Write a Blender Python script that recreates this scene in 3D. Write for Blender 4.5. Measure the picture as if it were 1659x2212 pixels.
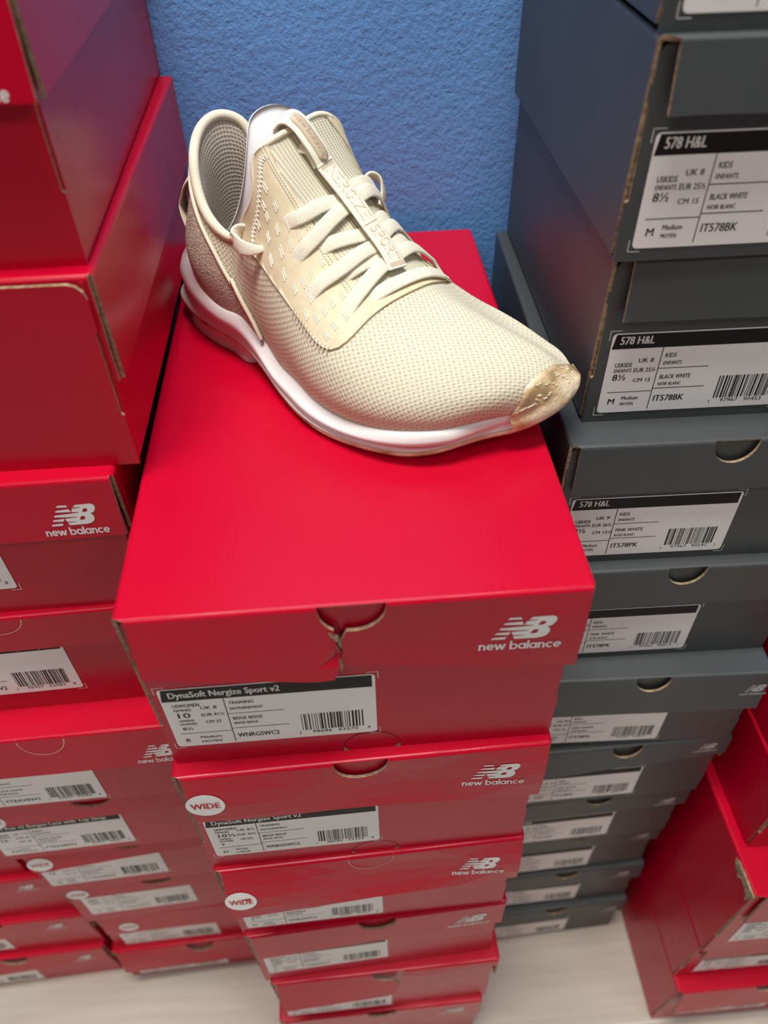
import bpy, bmesh, math, random
from mathutils import Vector, Matrix
random.seed(7)
for o in list(bpy.data.objects): bpy.data.objects.remove(o)
scn = bpy.context.scene
COL = scn.collection
CAMZ = 1.003                       # camera height above the floor (metres)

# ------------------------------------------------------------------ camera
def cam_axes(pitch, yaw, roll):
    p, y, r = map(math.radians, (pitch, yaw, roll))
    fwd = Vector((math.sin(y)*math.cos(p), math.cos(y)*math.cos(p), -math.sin(p)))
    right = Vector((math.cos(y), -math.sin(y), 0))
    down = fwd.cross(right)
    R = math.cos(r)*right + math.sin(r)*down
    D = -math.sin(r)*right + math.cos(r)*down
    return R, D, fwd
R_, D_, F_ = cam_axes(45.1, 3.0, 1.4)
cam = bpy.data.cameras.new('camera'); cam_ob = bpy.data.objects.new('camera', cam); COL.objects.link(cam_ob)
m = Matrix((R_, -D_, -F_)).transposed().to_4x4(); m.translation = Vector((0, 0, CAMZ))
cam_ob.matrix_world = m
cam.sensor_fit = 'HORIZONTAL'; cam.sensor_width = 36.0; cam.lens = 36.0*1660/1659
cam.clip_start = 0.02
cam.dof.use_dof = True; cam.dof.focus_distance = 0.42; cam.dof.aperture_fstop = 9.0
scn.camera = cam_ob

# ------------------------------------------------------------------ light and exposure
scn.view_settings.view_transform = 'Standard'; scn.view_settings.look = 'None'
scn.view_settings.gamma = 1.0; scn.view_settings.use_curve_mapping = False
scn.view_settings.exposure = 0.0
w = bpy.data.worlds.new('world'); scn.world = w; w.use_nodes = True
bg = w.node_tree.nodes['Background']; bg.inputs[0].default_value = (1.0, 0.97, 0.93, 1); bg.inputs[1].default_value = 0.06
def area_light(name, loc, sx, sy, power, color, aim=None):
    l = bpy.data.lights.new(name, 'AREA'); l.shape = 'RECTANGLE'; l.size = sx; l.size_y = sy; l.energy = power; l.color = color
    o = bpy.data.objects.new(name, l); COL.objects.link(o); o.location = loc
    if aim is not None:
        o.rotation_euler = (Vector(aim)-Vector(loc)).to_track_quat('-Z', 'Y').to_euler()
    return o
area_light('ceiling_panel_light', (-0.10, 0.13, 2.62), 0.8, 0.35, 43, (1.0, 0.96, 0.90))
area_light('ceiling_panel_light', (-1.3, -1.2, 2.62), 1.2, 0.6, 16, (1.0, 0.96, 0.90))
area_light('ceiling_panel_light', (1.6, -1.2, 2.62), 1.2, 0.6, 16, (1.0, 0.96, 0.90))

# ------------------------------------------------------------------ helpers
def tag(o, label=None, cat=None, group=None, kind=None):
    if label: o['label'] = label
    if cat: o['category'] = cat
    if group: o['group'] = group
    if kind: o['kind'] = kind
    return o
def link(name, me, parent=None, smooth=False):
    o = bpy.data.objects.new(name, me); COL.objects.link(o)
    if parent: o.parent = parent
    if smooth:
        for p in me.polygons: p.use_smooth = True
    return o
def mesh_obj(name, verts, faces, mats, parent=None, fmat=None, smooth=False, uvs=None):
    me = bpy.data.meshes.new(name); me.from_pydata([tuple(v) for v in verts], [], faces)
    for mm in (mats if isinstance(mats, (list, tuple)) else [mats]): me.materials.append(mm)
    if fmat:
        for p, k in zip(me.polygons, fmat): p.material_index = k
    if uvs is not None:
        ul = me.uv_layers.new(name='UVMap')
        for lp in me.loops: ul.data[lp.index].uv = uvs[lp.vertex_index]
    me.update()
    return link(name, me, parent, smooth)
def empty(name, loc, rz=0.0):
    o = bpy.data.objects.new(name, None); COL.objects.link(o); o.empty_display_size = 0.02
    o.location = loc; o.rotation_euler = (0, 0, rz); return o

class Geo:
    """collects faces (several materials) that become one mesh"""
    def __init__(s): s.v = []; s.f = []; s.m = []
    def add(s, verts, faces, mat=0):
        b = len(s.v); s.v += [tuple(x) for x in verts]
        s.f += [tuple(b+i for i in f) for f in faces]; s.m += [mat]*len(faces)
    def box(s, lo, hi, mat=0):
        x0, y0, z0 = lo; x1, y1, z1 = hi
        s.add([(x0,y0,z0),(x1,y0,z0),(x1,y1,z0),(x0,y1,z0),(x0,y0,z1),(x1,y0,z1),(x1,y1,z1),(x0,y1,z1)],
              [(0,3,2,1),(4,5,6,7),(0,1,5,4),(1,2,6,5),(2,3,7,6),(3,0,4,7)], mat)
    def obj(s, name, mats, parent=None, smooth=False):
        return mesh_obj(name, s.v, s.f, mats, parent, s.m, smooth)

# ------------------------------------------------------------------ materials
def new_mat(name):
    mt = bpy.data.materials.new(name); mt.use_nodes = True
    nt = mt.node_tree; b = nt.nodes['Principled BSDF']
    return mt, nt, b
def nd(nt, t, **kw):
    n = nt.nodes.new(t)
    for k, v in kw.items():
        if k.startswith('i_'): n.inputs[k[2:].replace('_', ' ')].default_value = v
        elif k.startswith('n_'): n.inputs[int(k[2:])].default_value = v
        else: setattr(n, k, v)
    return n
def coords(nt, kind='Object', scale=(1,1,1)):
    tc = nd(nt, 'ShaderNodeTexCoord'); mp = nd(nt, 'ShaderNodeMapping'); mp.inputs['Scale'].default_value = scale
    nt.links.new(tc.outputs[kind], mp.inputs['Vector']); return mp.outputs[0]
def bump(nt, b, height, strength, dist):
    bp = nd(nt, 'ShaderNodeBump'); bp.inputs['Strength'].default_value = strength; bp.inputs['Distance'].default_value = dist
    nt.links.new(height, bp.inputs['Height']); nt.links.new(bp.outputs[0], b.inputs['Normal']); return bp
def mixcol(nt, fac, a, c):
    mx = nd(nt, 'ShaderNodeMix', data_type='RGBA')
    if isinstance(fac, float): mx.inputs[0].default_value = fac
    else: nt.links.new(fac, mx.inputs[0])
    for k, val in ((6, a), (7, c)):
        if isinstance(val, tuple): mx.inputs[k].default_value = (*val, 1)
        else: nt.links.new(val, mx.inputs[k])
    return mx.outputs[2]
def ramp(nt, src, stops):
    r = nd(nt, 'ShaderNodeValToRGB'); e = r.color_ramp.elements
    while len(e) < len(stops): e.new(0.5)
    for el, (p, c) in zip(e, stops): el.position = p; el.color = (*c, 1) if len(c) == 3 else c
    nt.links.new(src, r.inputs[0]); return r.outputs[0]
def plain(name, col, rough=0.6, spec=0.5):
    mt, nt, b = new_mat(name); b.inputs['Base Color'].default_value = (*col, 1); b.inputs['Roughness'].default_value = rough
    b.inputs['Specular IOR Level'].default_value = spec; return mt

def board(name, col, col2, rough, spec, bumps):
    """printed cardboard: coated face with a faint laid grain"""
    mt, nt, b = new_mat(name)
    g = nd(nt, 'ShaderNodeTexNoise'); g.inputs['Scale'].default_value = 1.0; g.inputs['Detail'].default_value = 3
    nt.links.new(coords(nt, 'Object', (900, 60, 90)), g.inputs['Vector'])
    s = nd(nt, 'ShaderNodeTexNoise'); s.inputs['Scale'].default_value = 14; s.inputs['Detail'].default_value = 4
    nt.links.new(coords(nt), s.inputs['Vector'])
    c = mixcol(nt, ramp(nt, s.outputs[0], [(0.35, (0,0,0)), (0.7, (1,1,1))]), col, col2)
    nt.links.new(c, b.inputs['Base Color'])
    rr = nd(nt, 'ShaderNodeMapRange'); rr.inputs['To Min'].default_value = rough-0.05; rr.inputs['To Max'].default_value = rough+0.07
    nt.links.new(s.outputs[0], rr.inputs[0]); nt.links.new(rr.outputs[0], b.inputs['Roughness'])
    b.inputs['Specular IOR Level'].default_value = spec
    wv = nd(nt, 'ShaderNodeTexNoise'); wv.inputs['Scale'].default_value = 9; nt.links.new(coords(nt), wv.inputs['Vector'])
    ad = nd(nt, 'ShaderNodeMath', operation='MULTIPLY_ADD'); ad.inputs[1].default_value = 10.0
    nt.links.new(wv.outputs[0], ad.inputs[0]); nt.links.new(g.outputs[0], ad.inputs[2])
    bump(nt, b, ad.outputs[0], bumps, 0.00012)
    return mt
M_red = board('red_coated_cardboard', (0.53, 0.0010, 0.023), (0.50, 0.0010, 0.021), 0.27, 0.32, 0.55)
M_grey = board('grey_coated_cardboard', (0.060, 0.067, 0.069), (0.053, 0.060, 0.063), 0.42, 0.5, 0.35)
def kraft(name):
    mt, nt, b = new_mat(name)
    n = nd(nt, 'ShaderNodeTexNoise'); n.inputs['Scale'].default_value = 400; n.inputs['Detail'].default_value = 3
    nt.links.new(coords(nt), n.inputs['Vector'])
    nt.links.new(ramp(nt, n.outputs[0], [(0.35, (0.22, 0.15, 0.085)), (0.65, (0.42, 0.31, 0.19))]), b.inputs['Base Color'])
    b.inputs['Roughness'].default_value = 0.9; bump(nt, b, n.outputs[0], 0.6, 0.0005); return mt
M_kraft = kraft('raw_cardboard')
M_ink_white = plain('white_print', (0.82, 0.81, 0.80), 0.45)
M_ink_red = plain('red_print', (0.55, 0.004, 0.018), 0.5)
M_ink_black = plain('black_print', (0.008, 0.006, 0.007), 0.5, 0.25)
M_paper = plain('label_paper', (0.92, 0.90, 0.89), 0.42, 0.4)
M_score = plain('pale_scored_edge', (0.80, 0.42, 0.36), 0.7)
M_grey_print = plain('grey_print', (0.30, 0.29, 0.30), 0.5)

def wall_mat():
    mt, nt, b = new_mat('blue_stucco_paint')
    n = nd(nt, 'ShaderNodeTexNoise'); n.inputs['Scale'].default_value = 400; n.inputs['Detail'].default_value = 2; n.inputs['Roughness'].default_value = 0.55
    nt.links.new(coords(nt, 'Object', (1, 1, 0.85)), n.inputs['Vector'])
    n2 = nd(nt, 'ShaderNodeTexNoise'); n2.inputs['Scale'].default_value = 150; n2.inputs['Detail'].default_value = 3
    nt.links.new(coords(nt), n2.inputs['Vector'])
    a = nd(nt, 'ShaderNodeMath', operation='MULTIPLY_ADD'); a.inputs[1].default_value = 0.9
    nt.links.new(n2.outputs[0], a.inputs[0]); nt.links.new(n.outputs[0], a.inputs[2])
    nt.links.new(mixcol(nt, n2.outputs[0], (0.165, 0.40, 0.86), (0.18, 0.425, 0.89)), b.inputs['Base Color'])
    b.inputs['Roughness'].default_value = 0.5; b.inputs['Specular IOR Level'].default_value = 0.35
    bump(nt, b, a.outputs[0], 0.55, 0.0010); return mt
def floor_mat():
    mt, nt, b = new_mat('pale_oak_plank')
    br = nd(nt, 'ShaderNodeTexBrick'); br.offset = 0.37
    br.inputs['Scale'].default_value = 1; br.inputs['Brick Width'].default_value = 1.2; br.inputs['Row Height'].default_value = 0.18
    br.inputs['Mortar Size'].default_value = 0.0012; br.inputs['Mortar Smooth'].default_value = 0.3
    br.inputs['Color1'].default_value = (0.56, 0.50, 0.42, 1); br.inputs['Color2'].default_value = (0.60, 0.535, 0.455, 1); br.inputs['Mortar'].default_value = (0.74, 0.70, 0.65, 1)
    nt.links.new(coords(nt, 'Object'), br.inputs['Vector'])
    n = nd(nt, 'ShaderNodeTexNoise'); n.inputs['Scale'].default_value = 1; n.inputs['Detail'].default_value = 6
    nt.links.new(coords(nt, 'Object', (7, 130, 1)), n.inputs['Vector'])
    n2 = nd(nt, 'ShaderNodeTexNoise'); n2.inputs['Scale'].default_value = 1; n2.inputs['Detail'].default_value = 3
    nt.links.new(coords(nt, 'Object', (5, 16, 1)), n2.inputs['Vector'])
    g = ramp(nt, n.outputs[0], [(0.3, (0.90, 0.89, 0.875)), (0.6, (1,1,1))])
    g2 = ramp(nt, n2.outputs[0], [(0.3, (0.91, 0.905, 0.90)), (0.62, (1,1,1))])
    mx = nd(nt, 'ShaderNodeMix', data_type='RGBA', blend_type='MULTIPLY'); mx.inputs[0].default_value = 1
    nt.links.new(br.outputs[0], mx.inputs[6]); nt.links.new(g, mx.inputs[7])
    mx2 = nd(nt, 'ShaderNodeMix', data_type='RGBA', blend_type='MULTIPLY'); mx2.inputs[0].default_value = 1
    nt.links.new(mx.outputs[2], mx2.inputs[6]); nt.links.new(g2, mx2.inputs[7])
    nt.links.new(mx2.outputs[2], b.inputs['Base Color'])
    b.inputs['Roughness'].default_value = 0.45; bump(nt, b, n.outputs[0], 0.15, 0.0006); return mt

# ------------------------------------------------------------------ the room
WALL_Y = 0.546
g = Geo(); g.box((-2.5, WALL_Y, 0), (2.5, WALL_Y+0.1, 2.7)); tag(g.obj('wall_back', wall_mat()), 'blue stucco wall behind the stacks of shoeboxes', 'wall', kind='structure')
g = Geo(); g.box((-2.5, -3.0, -0.05), (2.5, WALL_Y+0.1, 0)); tag(g.obj('floor', floor_mat()), 'pale wood plank floor under the stacks', 'floor', kind='structure')
g = Geo(); g.box((-2.5, -3.0, 2.7), (2.5, WALL_Y+0.1, 2.75)); tag(g.obj('ceiling', plain('white_ceiling_paint', (0.8, 0.8, 0.78), 0.9)), 'white ceiling above the stock room', 'ceiling', kind='structure')

# ------------------------------------------------------------------ lettering
_tc = {}
def text_geo(s, bold=0.0, shear=0.0):
    """flat outlines of a line of text, size 1, baseline at y=0, start at x=0"""
    key = (s, bold, shear)
    if key in _tc: return _tc[key]
    cu = bpy.data.curves.new('lettering', 'FONT'); cu.body = s; cu.size = 1; cu.offset = bold; cu.shear = shear; cu.resolution_u = 2
    cu.fill_mode = 'FRONT' if hasattr(cu, 'fill_mode') else cu.fill_mode
    ob = bpy.data.objects.new('lettering', cu); COL.objects.link(ob)
    dg = bpy.context.evaluated_depsgraph_get(); dg.update()
    ev = ob.evaluated_get(dg); me = ev.to_mesh()
    v = [(p.co.x, p.co.y) for p in me.vertices]; f = [tuple(p.vertices) for p in me.polygons]
    ev.to_mesh_clear(); bpy.data.objects.remove(ob); bpy.data.curves.remove(cu)
    if v:
        x0 = min(a for a, _ in v); wd = max(a for a, _ in v)-x0; v = [(a-x0, c) for a, c in v]
    else: wd = 0
    _tc[key] = (v, f, wd); return _tc[key]

class Print2D:
    """flat printed matter in a local x,y plane; mat index per face"""
    def __init__(s): s.v = []; s.f = []; s.m = []; s.z = []
    def poly(s, pts, mat, z): b = len(s.v); s.v += [(*p,) for p in pts]; s.z += [z]*len(pts); s.f.append(tuple(range(b, b+len(pts)))); s.m.append(mat)
    def rect(s, x0, y0, x1, y1, mat, z): s.poly([(x0,y0),(x1,y0),(x1,y1),(x0,y1)], mat, z)
    def raw(s, v, f, mat, z): b = len(s.v); s.v += v; s.z += [z]*len(v); s.f += [tuple(b+i for i in q) for q in f]; s.m += [mat]*len(f)
    def text(s, t, x, y, size, mat, z, width=None, bold=0.012, shear=0.0, rot=0.0, right=False):
        v, f, wd = text_geo(t, 0.0, shear)
        k = size/0.72                                    # size = height of the capitals
        kx = k if not width else width/max(wd, 1e-6)
        ox = x - (kx*wd if right else 0)
        for sh_ in ((-.5, .5) if bold else (0,)): s.raw([(ox+a*kx+sh_*bold*k*2.4, y+c*k) for a, c in v], f, mat, z+(sh_+.5)*1e-5)
    def stroke(s, pts, wd, mat, z, closed=False):
        n = len(pts)
        vs = []
        for i in range(n):
            a = pts[i-1] if (i or closed) else pts[i]; c = pts[(i+1) % n] if (i < n-1 or closed) else pts[i]
            dx, dy = c[0]-a[0], c[1]-a[1]; l = math.hypot(dx, dy) or 1
            nx, ny = -dy/l*wd/2, dx/l*wd/2
            vs += [(pts[i][0]+nx, pts[i][1]+ny), (pts[i][0]-nx, pts[i][1]-ny)]
        fs = [(2*i, 2*i+1, 2*((i+1) % n)+1, 2*((i+1) % n)) for i in range(n if closed else n-1)]
        s.raw(vs, fs, mat, z)
    def mapped(s, fn): return [fn(p[0], p[1], h) for p, h in zip(s.v, s.z)]
    def obj(s, name, mats, fn, parent=None): return mesh_obj(name, s.mapped(fn), s.f, mats, parent, s.m)

def arc(cx, cy, r, a0, a1, n=14, ry=None):
    ry = ry or r
    return [(cx+r*math.cos(math.radians(a0+(a1-a0)*i/n)), cy+ry*math.sin(math.radians(a0+(a1-a0)*i/n))) for i in range(n+1)]

# the two-word round lower-case wordmark, drawn with strokes (unit: x-height = 1)
def wordmark(pr, x, y, h, mat, z, wd=0.25, width=None):
    segs = []; cx = 0.0
    def ring(c, a0=0, a1=360): return arc(c, 0.5, 0.40, a0, a1, 20)
    for ch in 'new balance':
        if ch == 'n': segs += [[(cx+.1,0),(cx+.1,1.0)], [(cx+.1,.5)]+arc(cx+.42, .56, .32, 170, 0, 10)[1:]+[(cx+.74,0)]]; cx += 1.02
        elif ch == 'e': segs += [arc(cx+.5, .5, .4, -40, -360, 20), [(cx+.1,.5),(cx+.9,.5)]]; cx += 1.12
        elif ch == 'w': segs += [[(cx+.02,1),(cx+.34,.02)],[(cx+.34,.02),(cx+.66,.95)],[(cx+.66,.95),(cx+.98,.02)],[(cx+.98,.02),(cx+1.3,1)]]; cx += 1.42
        elif ch == 'b': segs += [[(cx+.1,0),(cx+.1,1.45)], arc(cx+.5,.5,.4,0,360,20)]; cx += 1.12
        elif ch == 'a': segs += [arc(cx+.5,.5,.4,0,360,20), [(cx+.9,0),(cx+.9,1)]]; cx += 1.16
        elif ch == 'l': segs += [[(cx+.1,0),(cx+.1,1.45)]]; cx += .32
        elif ch == 'c': segs += [arc(cx+.5,.5,.4,45,315,18)]; cx += 1.0
        else: cx += .55
    kx = (width/cx) if width else h
    for sg in segs: pr.stroke([(x+a*kx, y+b*h) for a, b in sg], wd*min(kx, h), mat, z)
    return cx*kx
EMBLEM_BODY = [(970,218),(1030,178),(1340,143),(1400,155),(1413,185),(1395,225),(1340,275),(1265,303),(1300,330),(1303,365),(1270,415),(1200,455),(1090,482),(735,517),(715,480),(890,456),(890,448),(715,463),(697,415),(960,378),(960,369),(690,391),(493,397),(530,367),(890,321),(1035,299),(1035,291),(893,297),(945,240),(1110,217),(1110,209)]
EMBLEM_HOLES = [[(1110,287),(1165,228),(1225,222),(1240,238),(1225,262),(1185,282)], [(985,418),(1045,357),(1110,350),(1122,372),(1100,400),(1050,415)]]
EMBLEM_BARS = [[(640,237),(672,206),(852,190),(863,220)], [(567,317),(605,287),(868,252),(884,297)], [(422,473),(460,445),(687,415),(640,462)], [(352,553),(395,522),(613,492),(585,532)]]
def emblem(pr, x, y, wd, mat, z):
    """the slanted two-letter emblem with speed stripes; wd is the width of the wordmark under it"""
    from mathutils.geometry import tessellate_polygon
    def real(p):                                          # undo the slant in which it was measured
        dx, dy = p[0]-355, -(p[1]-553); X = (dx-.17*dy)/.984; Y = dy-.093*X
        return (x+X*wd/1345, y+Y*1.7*wd/1345)
    for b in EMBLEM_BARS: pr.poly([real(p) for p in b], mat, z)
    loops = [[real(p) for p in EMBLEM_BODY]]+[[real(p) for p in h] for h in EMBLEM_HOLES]
    tri = tessellate_polygon([[Vector((a, b, 0)) for a, b in l] for l in loops])
    pr.raw([q for l in loops for q in l], [tuple(t) for t in tri], mat, z)

def barcode(pr, x0, y0, x1, y1, seed, mat, z, digits=None):
    rn = random.Random(seed); xs = x0; u = (x1-x0)/95.0
    while xs < x1-u:
        bw = rn.choice((1,1,1,2,2,3))*u; pr.rect(xs, y0, min(xs+bw, x1), y1, mat, z); xs += bw+rn.choice((1,1,2,2,3))*u
    if digits:
        hh = (y1-y0)*0.17
        pr.text(digits[0], x0-u*5, y0-hh*1.35, hh, mat, z, bold=0)
        pr.text(digits[1], x0+u*14, y0-hh*1.15, hh, mat, z, width=u*30, bold=0)
        pr.text(digits[2], x0+u*54, y0-hh*1.15, hh, mat, z, width=u*30, bold=0)
        pr.text(digits[3], x1+u*3, y0-hh*1.15, hh, mat, z, bold=0)

def size_label(spec, wd, ht):
    """a printed stock label, unit plane wd x ht (metres); materials: 0 paper, 1 black, 2 white, 3 red"""
    pr = Print2D(); Z0, Z1, Z2 = 0.0, 0.00010, 0.00018
    X = lambda f: f*wd
    Y = lambda f: f*ht
    sh = spec.get('shear', 0.0); bd = 0.016
    r = 0.0022
    out = arc(wd-r, ht-r, r, 0, 90, 4)+arc(r, ht-r, r, 90, 180, 4)+arc(r, r, r, 180, 270, 4)+arc(wd-r, r, r, 270, 360, 4)
    pr.poly(out, 0, Z0)
    bt = spec.get('band', 0.80)
    pr.poly([(0.0006, Y(bt)), (X(spec.get('band_x1', 0.985)), Y(bt)), (X(spec.get('band_x1', 0.985)), ht-0.0007), (0.0018, ht-0.0006)], 1, Z1)
    pr.text(spec['title'], X(0.045), Y(bt+0.055), Y(0.095), 2, Z2, width=X(spec.get('title_w', 0.5)), bold=bd, shear=sh)
    ln = 0.00042
    vx = spec.get('vx', 0.288); hy = spec.get('hy', 0.235)
    pr.rect(X(vx)-ln/2, Y(0.03), X(vx)+ln/2, Y(bt), 1, Z1)
    pr.rect(X(0.035), Y(hy)-ln/2, X(vx), Y(hy)+ln/2, 1, Z1)
    l1, l2 = spec.get('l1', .53), spec.get('l2', .27)
    pr.rect(X(vx), Y(l1)-ln/2, X(vx+0.27), Y(l1)+ln/2, 1, Z1)
    pr.rect(X(vx), Y(l2)-ln/2, X(vx+0.28), Y(l2)+ln/2, 1, Z1)
    for t, fx, fy, h, fw in spec['lines']:
        pr.text(t, X(fx), Y(fy), Y(h), 1, Z1, width=X(fw) if fw else None, bold=bd*0.8, shear=sh)
    bx0, bx1 = spec.get('bar', (0.63, 0.94))
    barcode(pr, X(bx0), Y(0.13), X(bx1), Y(0.42), spec.get('seed', 1), 1, Z1, spec.get('digits'))
    return pr
def lab_women(big, men, uk, eur, cm, wcode, wname, wname2, digits, seed):
    return dict(title='DynaSoft Nergize Sport v2', title_w=0.51, digits=digits, seed=seed, lines=[
        ('USWOMEN', .045, .695, .055, .125), ('FEMMES', .045, .625, .042, .08), (big, .055, .515, .085, .058 if len(big) < 3 else .10),
        ('USMENS', .05, .445, .037, .072), ('HOMMES', .05, .385, .037, .08), (men, .055, .295, .055, None),
        (uk, .172, .64, .05, None), (eur, .165, .52, .05, .108), (cm, .175, .395, .05, .075),
        ('TRAINING', .307, .69, .05, .115), ('ENTRAÎNEMENT', .307, .595, .042, .155),
        ('BEIGE BEIGE', .307, .42, .05, .14), ('BEIGE BEIGE', .307, .34, .04, .115), ('WNRGSWC2', .307, .10, .075, .205),
        (wcode, .05, .085, .06, None), (wname, .125, .13, .045, None), (wname2, .125, .05, .04, None)])
def lab_kids_run(size, uk, eur, cm, code, n1, n2, digits, seed):
    return dict(title='Rave Run v2 Bungee Lace with Top Strap', title_w=0.84, digits=digits, seed=seed, vx=.30, lines=[
        ('USKIDS', .05, .66, .05, .09), ('ENFANTS', .05, .59, .04, .09), (size, .06, .47, .08, None),
        (uk, .175, .66, .045, None), (eur, .175, .53, .045, None), (cm, .175, .40, .045, None),
        ('KIDS', .32, .68, .05, None), ('ENFANTS', .32, .60, .04, None), ('BLACK WHITE', .32, .41, .045, .17), ('NOIR BLANC', .32, .33, .04, .13),
        ('YTRAVBW2', .32, .10, .075, .24), (code, .06, .09, .06, None), (n1, .14, .14, .045, None), (n2, .14, .06, .04, None)])
def lab_kids_578(col1, col2, style, eur, uk, cm, size, digits, seed):
    return dict(title='578 H&L', title_w=0.175, digits=digits, seed=seed, shear=0.04, vx=.278, hy=.27, l1=.555, l2=.30, band=.815, lines=[
        ('USKIDS', .045, .59, .055, .088), ('ENFANTS', .045, .525, .045, .092), (size, .045, .425, .08, .07),
        (uk, .165, .64, .055, None), (eur, .150, .52, .055, .115), (cm, .160, .395, .05, None),
        ('KIDS', .30, .69, .055, .058), ('ENFANTS', .30, .60, .045, .097), (col1, .30, .42, .055, .165), (col2, .30, .335, .042, .125),
        (style, .298, .13, .08, .165), ('M', .05, .115, .075, None), ('Medium', .12, .165, .05, .09), ('MOYEN', .12, .09, .042, .072)])

# ------------------------------------------------------------------ shoeboxes
M_logo_grey = plain('pale_grey_print', (0.50, 0.48, 0.50), 0.5)
M_sticker = plain('white_round_sticker', (0.88, 0.88, 0.86), 0.4)
M_tabline = plain('dark_score_line', (0.16, 0.012, 0.018), 0.8)
LABEL_MATS = [M_paper, M_ink_black, M_ink_white, M_ink_red]
def sheet(parent, name, outline, mapfn, th, mats, cuts_u=(), cuts_v=(), hole=None):
    """a folded sheet of cardboard: outline in unfolded (u,v), bent by mapfn, thickened, raw edges brown"""
    bm = bmesh.new()
    def loop(pts):
        vs = [bm.verts.new((a, b, 0)) for a, b in pts]
        return [bm.edges.new((vs[i], vs[(i+1) % len(vs)])) for i in range(len(vs))]
    es = loop(outline)
    if hole: es += loop(hole)
    bmesh.ops.triangle_fill(bm, edges=es, use_beauty=True, use_dissolve=False)
    def inside(x, y, poly):
        r = False; n = len(poly)
        for i in range(n):
            (x1, y1), (x2, y2) = poly[i], poly[(i+1) % n]
            if (y1 > y) != (y2 > y) and x < (x2-x1)*(y-y1)/(y2-y1)+x1: r = not r
        return r
    bad = []
    for f in bm.faces:
        c = f.calc_center_median()
        if not inside(c.x, c.y, outline) or (hole and inside(c.x, c.y, hole)): bad.append(f)
    if bad: bmesh.ops.delete(bm, geom=bad, context='FACES_ONLY')
    for axis, cuts in ((0, cuts_u), (1, cuts_v)):
        for cc in cuts:
            co = [0, 0, 0]; co[axis] = cc; no = [0, 0, 0]; no[axis] = 1
            bmesh.ops.bisect_plane(bm, geom=bm.verts[:]+bm.edges[:]+bm.faces[:], plane_co=co, plane_no=no, dist=1e-6)
    bmesh.ops.recalc_face_normals(bm, faces=bm.faces[:])
    for v in bm.verts: v.co = mapfn(v.co.x, v.co.y)
    bm.normal_update()
    if max(bm.faces, key=lambda f: f.calc_area()*abs(f.normal.z)).normal.z < 0: bmesh.ops.reverse_faces(bm, faces=bm.faces[:])
    me = bpy.data.meshes.new(name); bm.to_mesh(me); bm.free()
    for mm in mats: me.materials.append(mm)
    o = link(name, me, parent)
    md = o.modifiers.new('thickness', 'SOLIDIFY'); md.thickness = th; md.offset = -1; md.material_offset_rim = 1
    return o

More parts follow.
